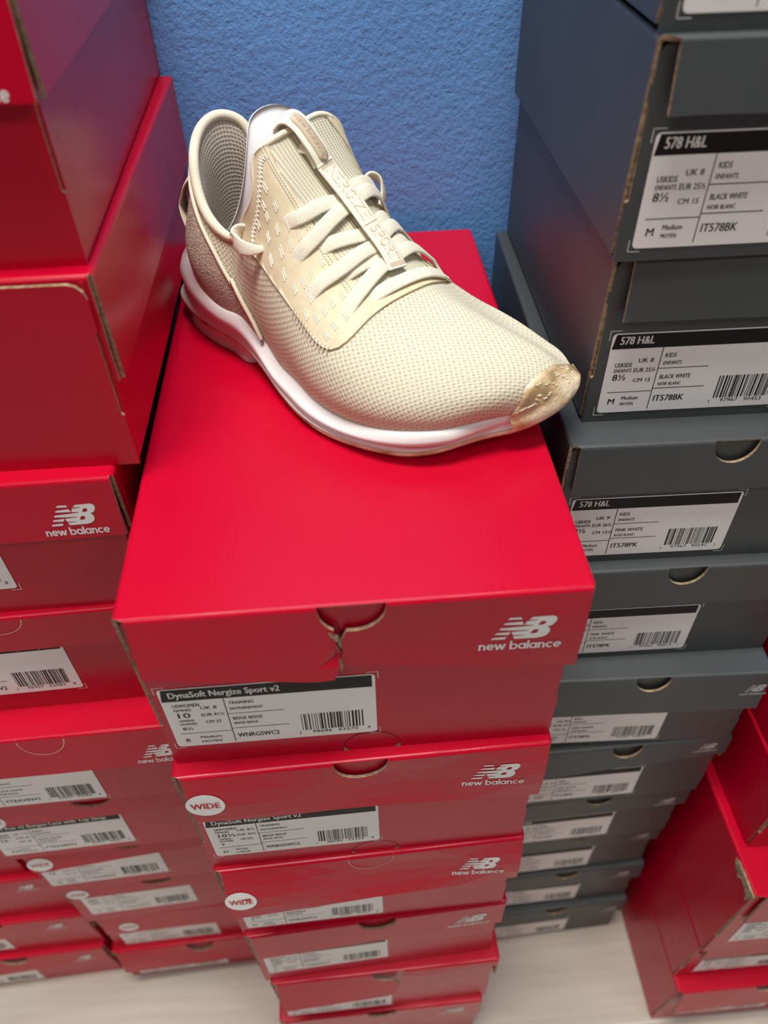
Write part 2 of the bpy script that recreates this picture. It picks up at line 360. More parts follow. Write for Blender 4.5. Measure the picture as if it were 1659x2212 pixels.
def shoe_box(p):
    """p: xc, yf (front face of the lid), z (underside), W, D, H, yaw, colour and the details the photo shows"""
    W, D, H = p['W'], p['D'], p['H']; F = p.get('flap', 0.05)
    main = M_red if p['col'] == 'red' else M_grey
    root = empty('shoe_box', (p['xc'], p['yf'], CAMZ+p['z']), math.radians(p.get('yaw', 0)))
    tag(root, p['label'], 'shoebox', p['group'])
    th = 0.0018; gap = p.get('gap', 0.0034)
    # --- tray
    g = Geo(); xl, xr = -W/2+0.0024, W/2-0.0034
    hb = H-th-0.0006
    # front panel with the top corner rounded and the raw edge showing along the corner
    rc = 0.007; xl0 = xl; xl = -W/2+.0009
    fr = [(xl, 0), (xr, 0), (xr, .30*H), (xr-.0012, .31*H), (xr-.0012, .74*H), (xr, .75*H), (xr, hb-rc)] + \
         [(xr-rc+rc*math.cos(a), hb-rc+rc*math.sin(a)) for a in (.5, 1.0, 1.5)] + \
         [(xl+rc-rc*math.sin(a), hb-rc+rc*math.cos(a)) for a in (.1, .6, 1.1)] + [(xl, hb-rc), (xl, .75*H), (xl+.0012, .74*H), (xl+.0012, .31*H), (xl, .30*H)]
    bow = p.get('bow', 0.0)
    n = len(fr); yb = gap
    tz = p.get('tuck')                               # a box whose flap is tucked inside its front wall
    if tz: yb = -0.0022
    g.add([(x, yb, z) for x, z in fr]+[(x, yb+th, z) for x, z in fr], [tuple(range(n)), tuple(range(2*n-1, n-1, -1))], 0)
    for i in range(n):
        j = (i+1) % n; zm = (fr[i][1]+fr[j][1])/2
        raw = (.30*H < zm < .75*H) or (zm > hb-rc*0.8 and tz)
        g.add([(fr[i][0], yb, fr[i][1]), (fr[j][0], yb, fr[j][1]), (fr[j][0], yb+th, fr[j][1]), (fr[i][0], yb+th, fr[i][1])], [(0, 3, 2, 1)], 1 if raw else 0)
    ys = yb+th+0.0001; xl = xl0
    g.box((xl, ys, 0), (xl+th, D, hb)); g.box((xr-th, ys, 0), (xr, D, hb)); g.box((xl, D-th, 0), (xr, D, hb)); g.box((xl, ys, 0), (xr, D, th))
    def onto_tray(pr, m0):
        b = len(g.v); g.v += [(x, yb-0.0002-z, y) for (x, y), z in zip(pr.v, pr.z)]; g.f += [tuple(b+i for i in f) for f in pr.f]; g.m += [m0+k for k in pr.m]
    if p.get('lab'):                                  # registration corners printed round the label
        lx, lz, lw, lh = p['lab_at']; pm = Print2D(); k = 0.0055; o_ = 0.0016; t_ = 0.00032
        for cxx, czz, sx, sz in ((lx-o_, lz-o_, 1, 1), (lx+lw+o_, lz-o_, -1, 1), (lx-o_, lz+lh+o_, 1, -1), (lx+lw+o_, lz+lh+o_, -1, -1)):
            for ax, az in ((k, t_), (t_, k)):
                xa, xb = sorted((cxx, cxx+sx*ax)); za, zb = sorted((czz, czz+sz*az)); pm.rect(xa, za, xb, zb, 0, 0)
        onto_tray(pm, 2)
    if p.get('tab'):                                  # half-moon pull tab scored in the foot of the front wall
        tx, tr, thh = p['tab']; pm = Print2D()
        ap = [(tx-tr*math.cos(t), thh*math.sin(t)**.8) for t in [math.pi*i/18 for i in range(19)]]
        pm.stroke(ap, .0005, 1, 0); pm.poly([ap[0], (ap[0][0]+.003, 0), (ap[0][0]+.0026, .0012), ap[1]], 2, .00005); pm.poly([ap[-2], (ap[-1][0]-.003, .0012), (ap[-1][0]-.003, 0), ap[-1]], 2, .00005)
        onto_tray(pm, 2)
    tray = g.obj('tray', [main, M_kraft, M_ink_white, M_tabline, M_kraft], root)
    # --- lid: one folded sheet with a front flap (and thumb notch) and a side flap on the right
    fold_r = 0.0022; fl = p.get('flare', (0.0, 0.0)); wav = p.get('wave', 0.0); ins = p.get('inset', 0.0055)
    arcl = fold_r*math.pi/2
    def mapfn(u, v):
        x, y, z = u, D-v, H
        fu = v - (D-fold_r)
        if fu > 0:
            if fu < arcl:
                a = fu/fold_r; y = fold_r-fold_r*math.sin(a); z = H-fold_r+fold_r*math.cos(a)
            else:
                s = fu-arcl; k = (u+W/2)/W
                a = math.radians(fl[0]*(1-k)+fl[1]*k)
                if p.get('torn') == 'c1' and u > -0.0095: a = math.radians(fl[1])
                y = -math.sin(a)*s - wav*math.sin(s/F*math.pi)*math.sin(k*math.pi*2.2+0.6); z = H-fold_r-math.cos(a)*s
            if tz: y += 0.0004
        su = u-(W/2-fold_r)
        if su > 0 and fu <= 0:
            if su < arcl: a = su/fold_r; x = W/2-fold_r+fold_r*math.sin(a); z = H-fold_r+fold_r*math.cos(a)
            else:
                s = su-arcl; a = math.radians(p.get('side_flare', 0.6)); x = W/2+math.sin(a)*s; z = H-fold_r-math.cos(a)*s
        sl_ = (-W/2+fold_r)-u
        if sl_ > 0 and fu <= 0:
            if sl_ < arcl: a = sl_/fold_r; x = -W/2+fold_r-fold_r*math.sin(a); z = H-fold_r+fold_r*math.cos(a)
            else: x = -W/2; z = H-fold_r-(sl_-arcl)
        return Vector((x, y, z))
    V0 = D-fold_r; V1 = V0+arcl; VB = V1+F-fold_r
    FA, FB = p.get('taper', (F, F)); vb = lambda u: V1-fold_r+FA+(FB-FA)*(u+W/2)/W
    UL = -W/2+ins; UR = W/2-0.0016; US = W/2-fold_r+arcl+F*p.get('side_f', 1.0)-fold_r
    nc, nr, ndp = p.get('notch_x', 0.0), p.get('notch_r', 0.0145), p.get('notch_d', 0.0175)
    USL = -(W/2-fold_r+arcl+H-fold_r-0.0025)
    kind = p.get('notch', 'cut')
    nv = V0+arcl*0.4
    arcp = [(nc-nr*math.cos(t), nv+ndp*math.sin(t)**0.85) for t in [math.pi*i/16 for i in range(17)]]   # left to right
    btm = []
    rn = random.Random(int(p['z']*1e4)+11)
    if p.get('torn') == 'c1':
        TA, TB_ = vb(UR), vb(UR)-.0120; TL, TM = vb(UL), vb(UR)-.0065
        btm = [(UR, TA)] + [(UR-(UR+.0085)*i/8, TA+(TB_-TA)*i/8+rn.uniform(-.0005, .0005)) for i in range(1, 8)] + [(-.0078, TB_), (-.0088, TB_-.005), (-.0075, TB_-.011), (-.0085, TB_-.017)]
        mid = [q for q in arcp if q[0] > -.0065] + [q for q in arcp if q[0] < -.0088] + [(-.0102, TB_-.017), (-.0085, TB_-.011), (-.0100, TB_-.003), (-.0092, TM-.002), (-.0125, TM)]
        left = [(-.02+(UL+.02)*i/7, TM+(TL-TM)*i/7+rn.uniform(-.0004, .0004)) for i in range(0, 7)]
        outline = [(USL, 0), (US, 0), (US, V0-.001), (W/2-.0006, V0-.0006), (UR, V0+.0006)] + btm + mid + left + [(UL, TL), (UL, V0+.002), (-W/2+.0008, V0-.0005), (USL, V0-.0042)]
    elif p.get('torn') == 'c5':
        strip = [(UR, V1+.010)] + [(UR-(UR-nc-nr)*i/8, V1+.010+.003*i/8+rn.uniform(-.0008, .0008)) for i in range(1, 8)]
        outline = [(USL, 0), (US, 0), (US, V0-.001), (W/2-.0006, V0-.0006), (UR, V0+.0006)] + strip + \
                  [q for q in arcp if q[0] > nc and q[1] < V1+.0095] + [q for q in arcp if q[0] < nc+.004] + \
                  [(nc+.009, V1+.024), (nc+.006, VB-.006), (nc-.002, VB), (UL, VB), (UL, V0+.002), (-W/2+.0008, V0-.0005), (USL, V0-.0042)]
    else:
        sl = p.get('slant', 0.0)                      # right end of the flap shorter
        low = [(UR, vb(UR)-sl)] + [(UR-(UR-UL)*i/10, vb(UR-(UR-UL)*i/10)-sl*(1-i/10)+rn.uniform(-.0003, .0003)) for i in range(1, 10)] + [(UL, vb(UL))]
        outline = [(USL, 0), (US, 0), (US, V0-.001), (W/2-.0006, V0-.0006), (UR, V0+.0006)] + low + [(UL, V0+.002), (-W/2+.0008, V0-.0005), (USL, V0-.0042)]
    cuts_v = [V0-.0002]+[V0+arcl*i/4 for i in range(5)]+[V1+(VB-V1)*i/4 for i in range(1, 4)]
    cuts_u = [-W/2+fold_r-arcl*i/4 for i in range(5)]+[W/2-fold_r+arcl*i/4 for i in range(5)]+[-W/2+W*i/10 for i in range(1, 10)]
    lid = sheet(root, 'lid', outline, mapfn, th, [main, M_kraft], cuts_u, cuts_v, arcp if (kind == 'cut' and not p.get('torn')) else None)
    def on_lid(u, s, h):                              # point on the front flap, s below the fold
        q = mapfn(u, V1+s); q2 = mapfn(u, V1+s+.001); q3 = mapfn(u+.001, V1+s)
        nrm = (q3-q).cross(q2-q).normalized()
        if nrm.y > 0: nrm = -nrm
        return q+nrm*(h+0.00025)
    if p.get('torn') == 'c1':
        pr = Print2D(); pr.poly([(-.0135,.0150),(-.0112,.0158),(-.0090,.0185),(-.0080,.0230),(-.0076,.0290),(-.0090,.0270),(-.0100,.0225),(-.0118,.0190)][::-1], 0, 0)
        pr.poly([(-.0100,.0345),(-.0085,.0350),(-.0080,.0420),(-.0095,.0430)][::-1], 0, 0)
        pr.obj('torn_cardboard', [M_kraft], lambda u, v, z: on_lid(u, v-fold_r, .0002), lid)
        g2 = Geo(); q = [(.0985,.1270),(.1000,.1278),(.0992,.1300),(.0982,.1318),(.0980,.1290)]
        g2.add([(a-.0250, b, H+.0002) for a, b in q], [tuple(range(len(q)))]); g2.obj('dark_scuff', [M_ink_black], lid)
    if p.get('ragged'):
        rr = random.Random(5); g2 = Geo(); xx = -W/2-.0006
        pts = [(.0010, H-.0010)]+[(.0010+.030*k/9, H-.0006+rr.uniform(-.0012, .0006)) for k in range(1, 9)]+[(.033, H-.004)]+[(.031-.029*k/9, H-.0105-.004*math.sin(k)+rr.uniform(-.004, .004)) for k in range(0, 9)]
        g2.add([(xx-rr.uniform(0, .0012), a, b) for a, b in pts]+[(xx+.0008, a, b) for a, b in pts], [tuple(range(len(pts)))]+[(i, (i+1) % len(pts), len(pts)+(i+1) % len(pts), len(pts)+i) for i in range(len(pts))])
        g2.obj('torn_cardboard', [M_kraft], lid)
    # --- things printed on or scored into the lid flap
    if kind == 'scored':
        pr = Print2D(); pr.stroke([(a, b) for a, b in arcp], 0.0006, 0, 0)
        pr.obj('scored_thumb_tab', [p.get('score_mat', M_score)], lambda u, v, z: on_lid(u, v-V1, 0.0), lid)
    if p.get('logo'):
        lx, ls, lw = p['logo']                        # right end, below the fold, width of the wordmark
        pr = Print2D(); hh = lw/12.0
        s0 = ls+lw*0.614
        wordmark(pr, lx-lw, -s0, lw*0.114, 0, 0, width=lw, wd=0.27)
        emblem(pr, lx-lw+lw*0.129, -s0+lw*0.204, lw, 0, 0)
        pr.obj('printed_logo', [M_ink_white if p['col'] == 'red' else M_logo_grey], lambda u, v, z: on_lid(u, -v, 0.0), lid)
    if p.get('wide'):
        wx, ws, wr = p['wide']
        pr = Print2D(); pr.poly(arc(wx, -ws, wr, 0, 350, 34), 0, 0)
        pr.text('WIDE', wx-wr*.74, -ws-wr*.26, wr*.52, 1, .00012, width=wr*1.48, bold=.02)
        pr.obj('round_sticker', [M_sticker, M_ink_red], lambda u, v, z: on_lid(u, -v, z), lid)
    # --- label and corner marks on the tray
    yl = yb-0.0002
    if p.get('lab'):
        lx, lz, lw, lh = p['lab_at']
        pr = size_label(p['lab'], lw, lh)
        curl = p.get('curl', 0.0)
        pr.obj('size_label', LABEL_MATS, lambda x, y, z: (lx+x, yl-0.0001-z-curl*(1+math.sin(x/lw*7))*max(0, .25-y/lh), lz+y), tray)
    return root


# ------------------------------------------------------------------ the stacks (z = underside, measured from the camera's height)
HC, HL, HD, HK = 0.1257, 0.0953, 0.0934, 0.0915
FL = -CAMZ
CZ = [FL+HC*(5-i) for i in range(6)]
C = dict(W=.2002, D=.333, H=HC, col='red', group='red shoeboxes of the central stack', flap=.053, notch_r=.0145, notch_d=.0175)
LW = dict(lab_at=(-.0945, .0170, .1005, .0525))
wom = lab_women
central = [
 dict(xc=-.0017, yf=.1947, yaw=0.5, torn='c1', flare=(8, 1), taper=(.0345, .0545), lab_at=(-.0945, .0178, .1005, .0525), notch_x=-.0025, logo=(.0895, .013, .0370), tab=(.003, .0150, .0170), wave=.001,
      lab=wom('10', '8½', 'UK 8', 'EUR 41½', 'CM 27', 'B', 'Medium', 'MOYEN', ('1','98686','63270','4'), 3),
      label='red shoebox under the beige sneaker, its front flap torn at the thumb hole'),
 dict(xc=-.0034, yf=.1904, yaw=1.5, flare=(4, 2), taper=(.043, .055), notch_x=-.002, logo=(.0880, .013, .0350), wide=(-.0862, .0225, .0104), tab=(.003, .0150, .0150), wave=.002,
      lab=wom('10½', '9', 'UK 8½', 'EUR 42½', 'CM 27½', 'D', 'Wide', 'LARGE', ('1','98686','63264','8'), 5),
      label='red shoebox with WIDE sticker, directly under the torn top box of the central stack'),
 dict(xc=-.0037, yf=.1902, yaw=2.0, flare=(12, 5), notch='scored', lab_at=(-.0945, .0085, .1005, .0525), logo=(.0885, .015, .0350), wide=(-.0862, .0275, .0102), wave=.003,
      lab=wom('10½', '9', 'UK 8½', 'EUR 42½', 'CM 27½', 'D', 'Wide', 'LARGE', ('1','98686','63264','8'), 5),
      label='red shoebox with the lower WIDE sticker of the two in the central stack'),
 dict(xc=-.0025, yf=.1904, yaw=3.0, flare=(3, 1), logo=(.0890, .013, .0340), flap=.045, slant=.004, lab_at=(-.0935, .0210, .1005, .0525),
      lab=wom('10½', '9', 'UK 8½', 'EUR 42½', 'CM 27½', 'B', 'Medium', 'MOYEN', ('1','98686','63271','1'), 8),
      label='red shoebox fourth from the top of the central stack, open dark thumb hole'),
 dict(xc=.0020, yf=.1865, yaw=1.5, torn='c5', flare=(10, 2), notch_x=.002, lab_at=(-.0965, .0045, .1005, .0525),
      lab=wom('11', '9½', 'UK 9', 'EUR 43', 'CM 28', 'B', 'Medium', 'MOYEN', ('1','98686','63288','9'), 9),
      label='red shoebox with the right half of its front flap torn away, near the floor'),
 dict(xc=-.0045, yf=.1845, yaw=1.3, logo=(.0880, .013, .0340),
      lab=wom('11', '9½', 'UK 9', 'EUR 43', 'CM 28', 'B', 'Medium', 'MOYEN', ('1','98686','63288','9'), 9),
      label='red shoebox on the floor at the very bottom of the central stack'),
]
for i, q in enumerate(central): shoe_box({**C, **LW, **q, 'z': CZ[i]})

# --- left stack of red children's boxes
LZ = [FL+HL*(9-i) for i in range(10)]
L = dict(W=.175, D=.255, H=HL, col='red', group='red shoeboxes of the left stack', flap=.036, notch_r=.0145, notch_d=.0135)
LLAB = dict(lab_at=(-.083, .0195, .1005, .0510))
kr = lab_kids_run
k12 = lambda sd, n1='Wide', n2='LARGE', c='W', s='12': kr(s, 'UK 11½', 'EUR 30', 'CM 18', c, n1, n2, ('1','95907','52082','8'), sd)
left = [
 dict(xc=-.1842, yf=.2880, yaw=1.2, flare=(1, 6), logo=(.078, .012, .031), flap=.034,
      label='topmost red shoebox of the left stack, cut off by the upper left corner'),
 dict(xc=-.1850, yf=.2842, yaw=0, tuck=True, gap=.003, flap=.05, notch='none', logo=(.0835, .014, .034),
      label='red shoebox second from the top of the left stack, flap tucked inside its front'),
 dict(xc=-.2000, yf=.2713, yaw=1, flare=(5, 4), logo=(.079, .012, .031), lab=k12(21), notch='none',
      label='red shoebox third from the top of the left stack, white logo at its right end'),
 dict(xc=-.2000, yf=.2700, yaw=2, notch='scored', notch_x=-.002, lab=k12(21), lab_at=(-.076, .018, .1005, .0520), flap=.030,
      label='red shoebox fourth from the top of the left stack, scored tab under the edge'),
 dict(xc=-.2040, yf=.2505, yaw=1.5, flare=(5, 5), notch='scored', notch_d=.017, logo=(.084, .016, .031), lab=k12(21), lab_at=(-.083, .0040, .1005, .0520), flap=.040,
      label='red shoebox jutting out fifth from the top of the left stack, round scored tab'),
 dict(xc=-.2020, yf=.2560, yaw=2.5, flare=(2, 2), wide=(-.0745, .018, .0100), lab=k12(25, 'Extra', 'X-LARGE', 'XW', '13'), flap=.029, lab_at=(-.0880, .0090, .1005, .0525),
      label='red shoebox sixth from the top of the left stack, its WIDE sticker half covered'),
 dict(xc=-.2010, yf=.2640, yaw=3, flare=(7, 2), wide=(-.0735, .018, .0100), lab=k12(26), flap=.033, slant=.010, lab_at=(-.0830, .0153, .1005, .0525),
      label='red shoebox seventh from the top of the left stack, just above the neighbouring low stack'),
 dict(xc=-.2000, yf=.2690, yaw=3, flare=(2, 2), wide=(-.0720, .0125, .0095), lab=k12(27, s='13½'), flap=.0245, lab_at=(-.0765, .0180, .1005, .0525),
      label='red shoebox eighth from the top of the left stack, WIDE sticker beside a dark gap'),
 dict(xc=-.1970, yf=.2725, yaw=2, flare=(3, 3), wide=(-.0570, .026, .0095), lab=k12(28, s='1'), flap=.043, notch='none', lab_at=(-.0760, .0020, .1005, .0525),
      label='red shoebox second from the floor in the left stack, sticker below bright lid edge'),
 dict(xc=-.2020, yf=.2685, yaw=2.4, flare=(8, 6), lab=k12(29, s='1½'), flap=.048, notch_x=.006, notch_d=.022, wave=.001, lab_at=(-.0770, .0060, .1005, .0525),
      label='red shoebox on the floor at the foot of the left stack, thumb hole open'),
]
for i, q in enumerate(left): shoe_box({**L, **LLAB, **q, 'z': LZ[i]})

# --- low stack further left
KZ = [FL+HK*(3-i) for i in range(4)]
K = dict(W=.190, D=.255, H=HK, col='red', group='red shoeboxes of the far left stack', flap=.040, notch_r=.0145, notch_d=.0150)
far_left = [
 dict(xc=-.4130, yf=.2790, yaw=3, logo=(.082, .012, .022), label='uppermost visible red shoebox of the low far left stack, mostly hidden'),
 dict(xc=-.3885, yf=.2770, yaw=3, logo=(.072, .010, .0215), label='red shoebox with logo second from the top of the low far left stack'),
 dict(xc=-.3895, yf=.2730, yaw=2, logo=(.072, .012, .0215), lab=k12(31), lab_at=(-.100, .012, .1005, .046), label='red shoebox resting directly on the floor box of the low far left stack'),
 dict(xc=-.3945, yf=.2690, yaw=2.4, flare=(7, 2), slant=.006, logo=(.080, .013, .0215), lab=k12(32), lab_at=(-.095, .004, .1005, .046), label='red shoebox on the floor in the lower left corner, thumb hole open'),
]
for i, q in enumerate(far_left): shoe_box({**K, **q, 'z': KZ[i]})

# --- right stack of dark grey children's boxes
DZ = [-.0755-.0005+0.0, -.1624, ] 
D = dict(W=.162, D=.226, H=HD, col='grey', group='dark grey shoeboxes of the right stack', flap=.030, notch_r=.0118, notch_d=.0150, score_mat=M_kraft)
DL = dict(lab_at=(-.0735, .0060, .0950, .0475))
k5 = lab_kids_578
bk = k5('BLACK WHITE', 'NOIR BLANC', 'IT578BK', 'EUR 25½', 'UK 8', 'CM 15', '8½', ('1','97967','90453','4'), 41)
pk = lambda s, e, u, c, d, sd: k5('PINK WHITE', 'ROSE BLANC', 'IT578PK', e, u, c, s, ('1','97967',d,'1'), sd)
def DB(k): return FL+HD*(11-k)                        # underside of the k-th box
right = [
 dict(k=1, H=.0950, zz=-.0755, xc=.1985, yf=.3035, D=.228, yaw=0, lab=bk, label='topmost dark grey shoebox, only its lower edge showing in the upper right corner'),
 dict(k=2, H=.0869, xc=.1990, yf=.3030, D=.228, yaw=0, flare=(8, 5), inset=.008, lab=bk, notch='none', flap=.026, label='dark grey shoebox second from the top of the right stack, large black-and-white label'),
 dict(k=3, xc=.2020, yf=.3080, D=.226, yaw=-.5, flare=(4, 4), inset=.009, lab=bk, notch='none', flap=.031, label='dark grey shoebox with barcode visible, third from the top of the right stack'),
 dict(k=4, xc=.1925, yf=.2905, D=.246, yaw=-1.0, flare=(1, 2), notch_x=.006, flap=.034, lab=pk('9½', 'EUR 26½', 'UK 9', 'CM 15½', '90542', 42), lab_at=(-.073, .0060, .0955, .0475), label='dark grey shoebox nearest the sneaker toe, with half-moon thumb cut'),
 dict(k=5, xc=.1935, yf=.2850, D=.250, yaw=-.8, flare=(1, 1), notch_x=.002, flap=.034, lab=pk('10', 'EUR 27', 'UK 9½', 'CM 16', '90814', 43), label='dark grey shoebox fifth from the top of the right stack'),
 dict(k=6, xc=.1920, yf=.2690, D=.262, yaw=-1.5, flare=(4, 4), notch_x=0, logo=(.0810, .010, .0185), flap=.040, lab=pk('10', 'EUR 27', 'UK 9½', 'CM 16', '90814', 44), label='dark grey shoebox jutting out sixth from the top of the right stack'),
 dict(k=7, xc=.1940, yf=.2690, D=.262, yaw=1.0, flare=(8, 2), slant=.012, notch_x=0, logo=(.0720, .003, .0185), flap=.034, lab=pk('10', 'EUR 27', 'UK 9½', 'CM 16', '90814', 45), label='dark grey shoebox with a slanting bent flap in the middle of the right stack'),
 dict(k=8, xc=.1910, yf=.2730, D=.255, yaw=2.0, flare=(2, 1), logo=(.0710, .014, .0190), lab=pk('10', 'EUR 27', 'UK 9½', 'CM 16', '90814', 46), label='dark grey shoebox fourth from the floor in the right stack, clear white logo'),
 dict(k=9, xc=.1910, yf=.2800, D=.250, yaw=2.0, flare=(2, 1), logo=(.0720, .012, .0195), lab=pk('10½', 'EUR 27½', 'UK 10', 'CM 16½', '90821', 47), label='dark grey shoebox third from the floor in the right stack, chipped lid corner'),
 dict(k=10, xc=.1930, yf=.2790, D=.250, yaw=1.6, flare=(4, 3), logo=(.0690, .010, .0195), lab=pk('10½', 'EUR 27½', 'UK 10', 'CM 16½', '90821', 48), label='dark grey shoebox second from the floor in the right stack'),
 dict(k=11, xc=.1935, yf=.2740, D=.254, yaw=2.6, flare=(3, 2), logo=(.0735, .013, .0205), lab=pk('11', 'EUR 28', 'UK 10½', 'CM 17', '90838', 49), label='dark grey shoebox standing on the floor under the right stack'),
]
for q in right:
    z = q.get('zz', DB(q['k'])); q.setdefault('H', HD); shoe_box({**D, **DL, **q, 'z': z})

# --- red stack at the right edge
R = dict(W=.205, D=.325, H=.10, col='red', group='red shoeboxes of the right edge stack', flap=.050, notch_r=.0145, notch_d=.0175, lab_at=(-.089, .020, .1005, .052))
run = lambda s, sd: dict(lab_women(s, '', 'UK 11', 'EUR 46½', 'CM 30', 'D', 'Medium', 'MOYEN', ('1','97003','41277','6'), sd), title='Fresh Foam Roav v2', title_w=.42)
edge = [
 dict(z0=-.5420, H=.0950, xL=.3000, yf=.2240, flap=.045, label='red shoebox at the right edge, uppermost one beside the grey stack'),
 dict(z0=-.6365, H=.0945, xL=.2985, yf=.2233, flap=.045, label='small red shoebox at the right edge, set back on the large damaged box'),
 dict(z0=-.7850, H=.1485, xL=.2900, yf=.1880, inset=.010, ragged=True, lab=run('10½', 61), lab_at=(-.087, .028, .1005, .060), flap=.060, label='tall red shoebox at the right edge with a torn cardboard corner'),
 dict(z0=-.8840, H=.0990, xL=.2903, yf=.1925, inset=.008, flap=.030, lab=run('11', 62), lab_at=(-.087, .015, .1005, .044), label='red shoebox at the right edge between the tall box and the floor box'),
 dict(z0=FL, H=.1190, xL=.2907, yf=.1803, flare=(6, 2), inset=.006, flap=.056, notch_x=-.008, lab=run('11½', 63), lab_at=(-.080, .014, .1005, .052), label='red shoebox on the floor in the lower right corner, open thumb hole'),
]
for q in edge: shoe_box({**R, **q, 'z': q['z0'], 'xc': q['xL']+.1025, 'yaw': q.get('yaw', .4)})

# ------------------------------------------------------------------ surface splines for the sneaker
import numpy as np
# ---- running shoe in its own frame: s along the foot (heel to toe), t across (positive on the outer side), h up
NEAR = [
 [(.0877,.0350,.0310),(.0840,.0340,.0500),(.0797,.0275,.0695),(.0951,.0300,.0853),(.1020,.0280,.1000),(.1006,.0240,.1120),(.1053,.0195,.1179),(.1075,-.003,.1210)],
 [(.1062,.0380,.0190),(.1040,.0400,.0420),(.1030,.0370,.0660),(.1085,.0335,.0800),(.1135,.0300,.0920),(.1155,.0250,.1020),(.1165,.0180,.1065),(.1185,-.003,.1055)],
 [(.1190,.0435,.0143),(.1190,.0465,.0360),(.1190,.0445,.0550),(.1215,.0400,.0690),(.1245,.0335,.0810),(.1270,.0260,.0890),(.1280,.0160,.0935),(.1290,-.003,.0935)],
 [(.1340,.0495,.0145),(.1340,.0525,.0320),(.1340,.0510,.0465),(.1355,.0460,.0585),(.1380,.0385,.0680),(.1400,.0290,.0755),(.1415,.0165,.0805),(.1430,-.003,.0810)],
 [(.1500,.0555,.0135),(.1500,.0585,.0270),(.1505,.0570,.0395),(.1520,.0520,.0495),(.1540,.0435,.0575),(.1560,.0320,.0635),(.1580,.0170,.0675),(.1590,-.003,.0672)],
 [(.1705,.0590,.0130),(.1710,.0625,.0240),(.1715,.0610,.0345),(.1725,.0555,.0435),(.1745,.0455,.0505),(.1765,.0330,.0550),(.1780,.0170,.0578),(.1790,-.004,.0578)],
 [(.1935,.0595,.0160),(.1940,.0615,.0250),(.1945,.0595,.0335),(.1960,.0530,.0410),(.1980,.0430,.0472),(.2000,.0300,.0512),(.2020,.0140,.0535),(.2030,-.005,.0532)],
 [(.2119,.0540,.0190),(.2130,.0550,.0265),(.2145,.0525,.0338),(.2170,.0460,.0400),(.2200,.0360,.0450),(.2230,.0240,.0480),(.2255,.0100,.0495),(.2270,-.006,.0490)],
 [(.2260,.0430,.0200),(.2280,.0435,.0265),(.2310,.0405,.0328),(.2345,.0340,.0382),(.2380,.0250,.0418),(.2415,.0150,.0440),(.2445,.0030,.0445),(.2460,-.008,.0440)],
 [(.2345,.0310,.0200),(.2375,.0315,.0260),(.2410,.0285,.0312),(.2450,.0220,.0352),(.2487,.0140,.0377),(.2512,.0065,.0390),(.2530,-.001,.0390),(.2537,-.0085,.0385)],
 [(.2405,.0230,.0205),(.2455,.0198,.0225),(.2500,.0150,.0245),(.2542,.0098,.0262),(.2568,.0045,.0275),(.2588,-.001,.0285),(.2599,-.006,.0290),(.2599,-.0105,.0293)],
]
FAR_T = [-.0340,-.0335,-.0340,-.0360,-.0400,-.0430,-.0430,-.0400,-.0355,-.0310,-.0275]
FAR_DS = [0,0,0,0,0,0,.000,.002,.0045,.0055,.0060]
FAR_DH = [0,0,0,.001,.003,.007,.011,.012,.0105,.0070,0]
TOP_DROP = [0,0,0,0,0,.0008,.0020,.0032,.0045,.0045,.0015]     # lower, flatter toe box
FAR_FIX = {0: [(.1080,-.0210,.1200),(.1100,-.0290,.1130),(.1075,-.0330,.1000),(.0975,-.0330,.0855),(.0797,-.0300,.0705),(.0840,-.0335,.0500),(.0877,-.0340,.0310)],
 1: [(.1185,-.0215,.1035),(.1185,-.0290,.0970),(.1165,-.0330,.0890),(.1100,-.0345,.0790),(.1040,-.0345,.0660),(.1040,-.0340,.0420),(.1062,-.0335,.0190)],
 2: [(.1290,-.0180,.0920),(.1280,-.0270,.0860),(.1260,-.0330,.0780),(.1225,-.0360,.0670),(.1190,-.0365,.0530),(.1190,-.0355,.0360),(.1190,-.0340,.0143)]}
def front_net():
    net = []
    for k, row in enumerate(NEAR):
        row = [np.array(p)-np.array([0, 0, TOP_DROP[k]*(i/7)**1.3]) for i, p in enumerate(row)]; tc = row[-1][1]; tb = row[0][1]
        far = []
        for p in row[:-1][::-1]:
            f = (p[1]-tc)/(tb-tc)
            far.append(np.array([p[0]+FAR_DS[k]*f, tc+(FAR_T[k]-tc)*f, p[2]-FAR_DH[k]*2.1*f*(1-min(1, f)**3)]))
        if k in FAR_FIX: far = [np.array(p) for p in FAR_FIX[k]]
        net.append(row+far)
    return np.array(net)                     # 11 x 15 x 3
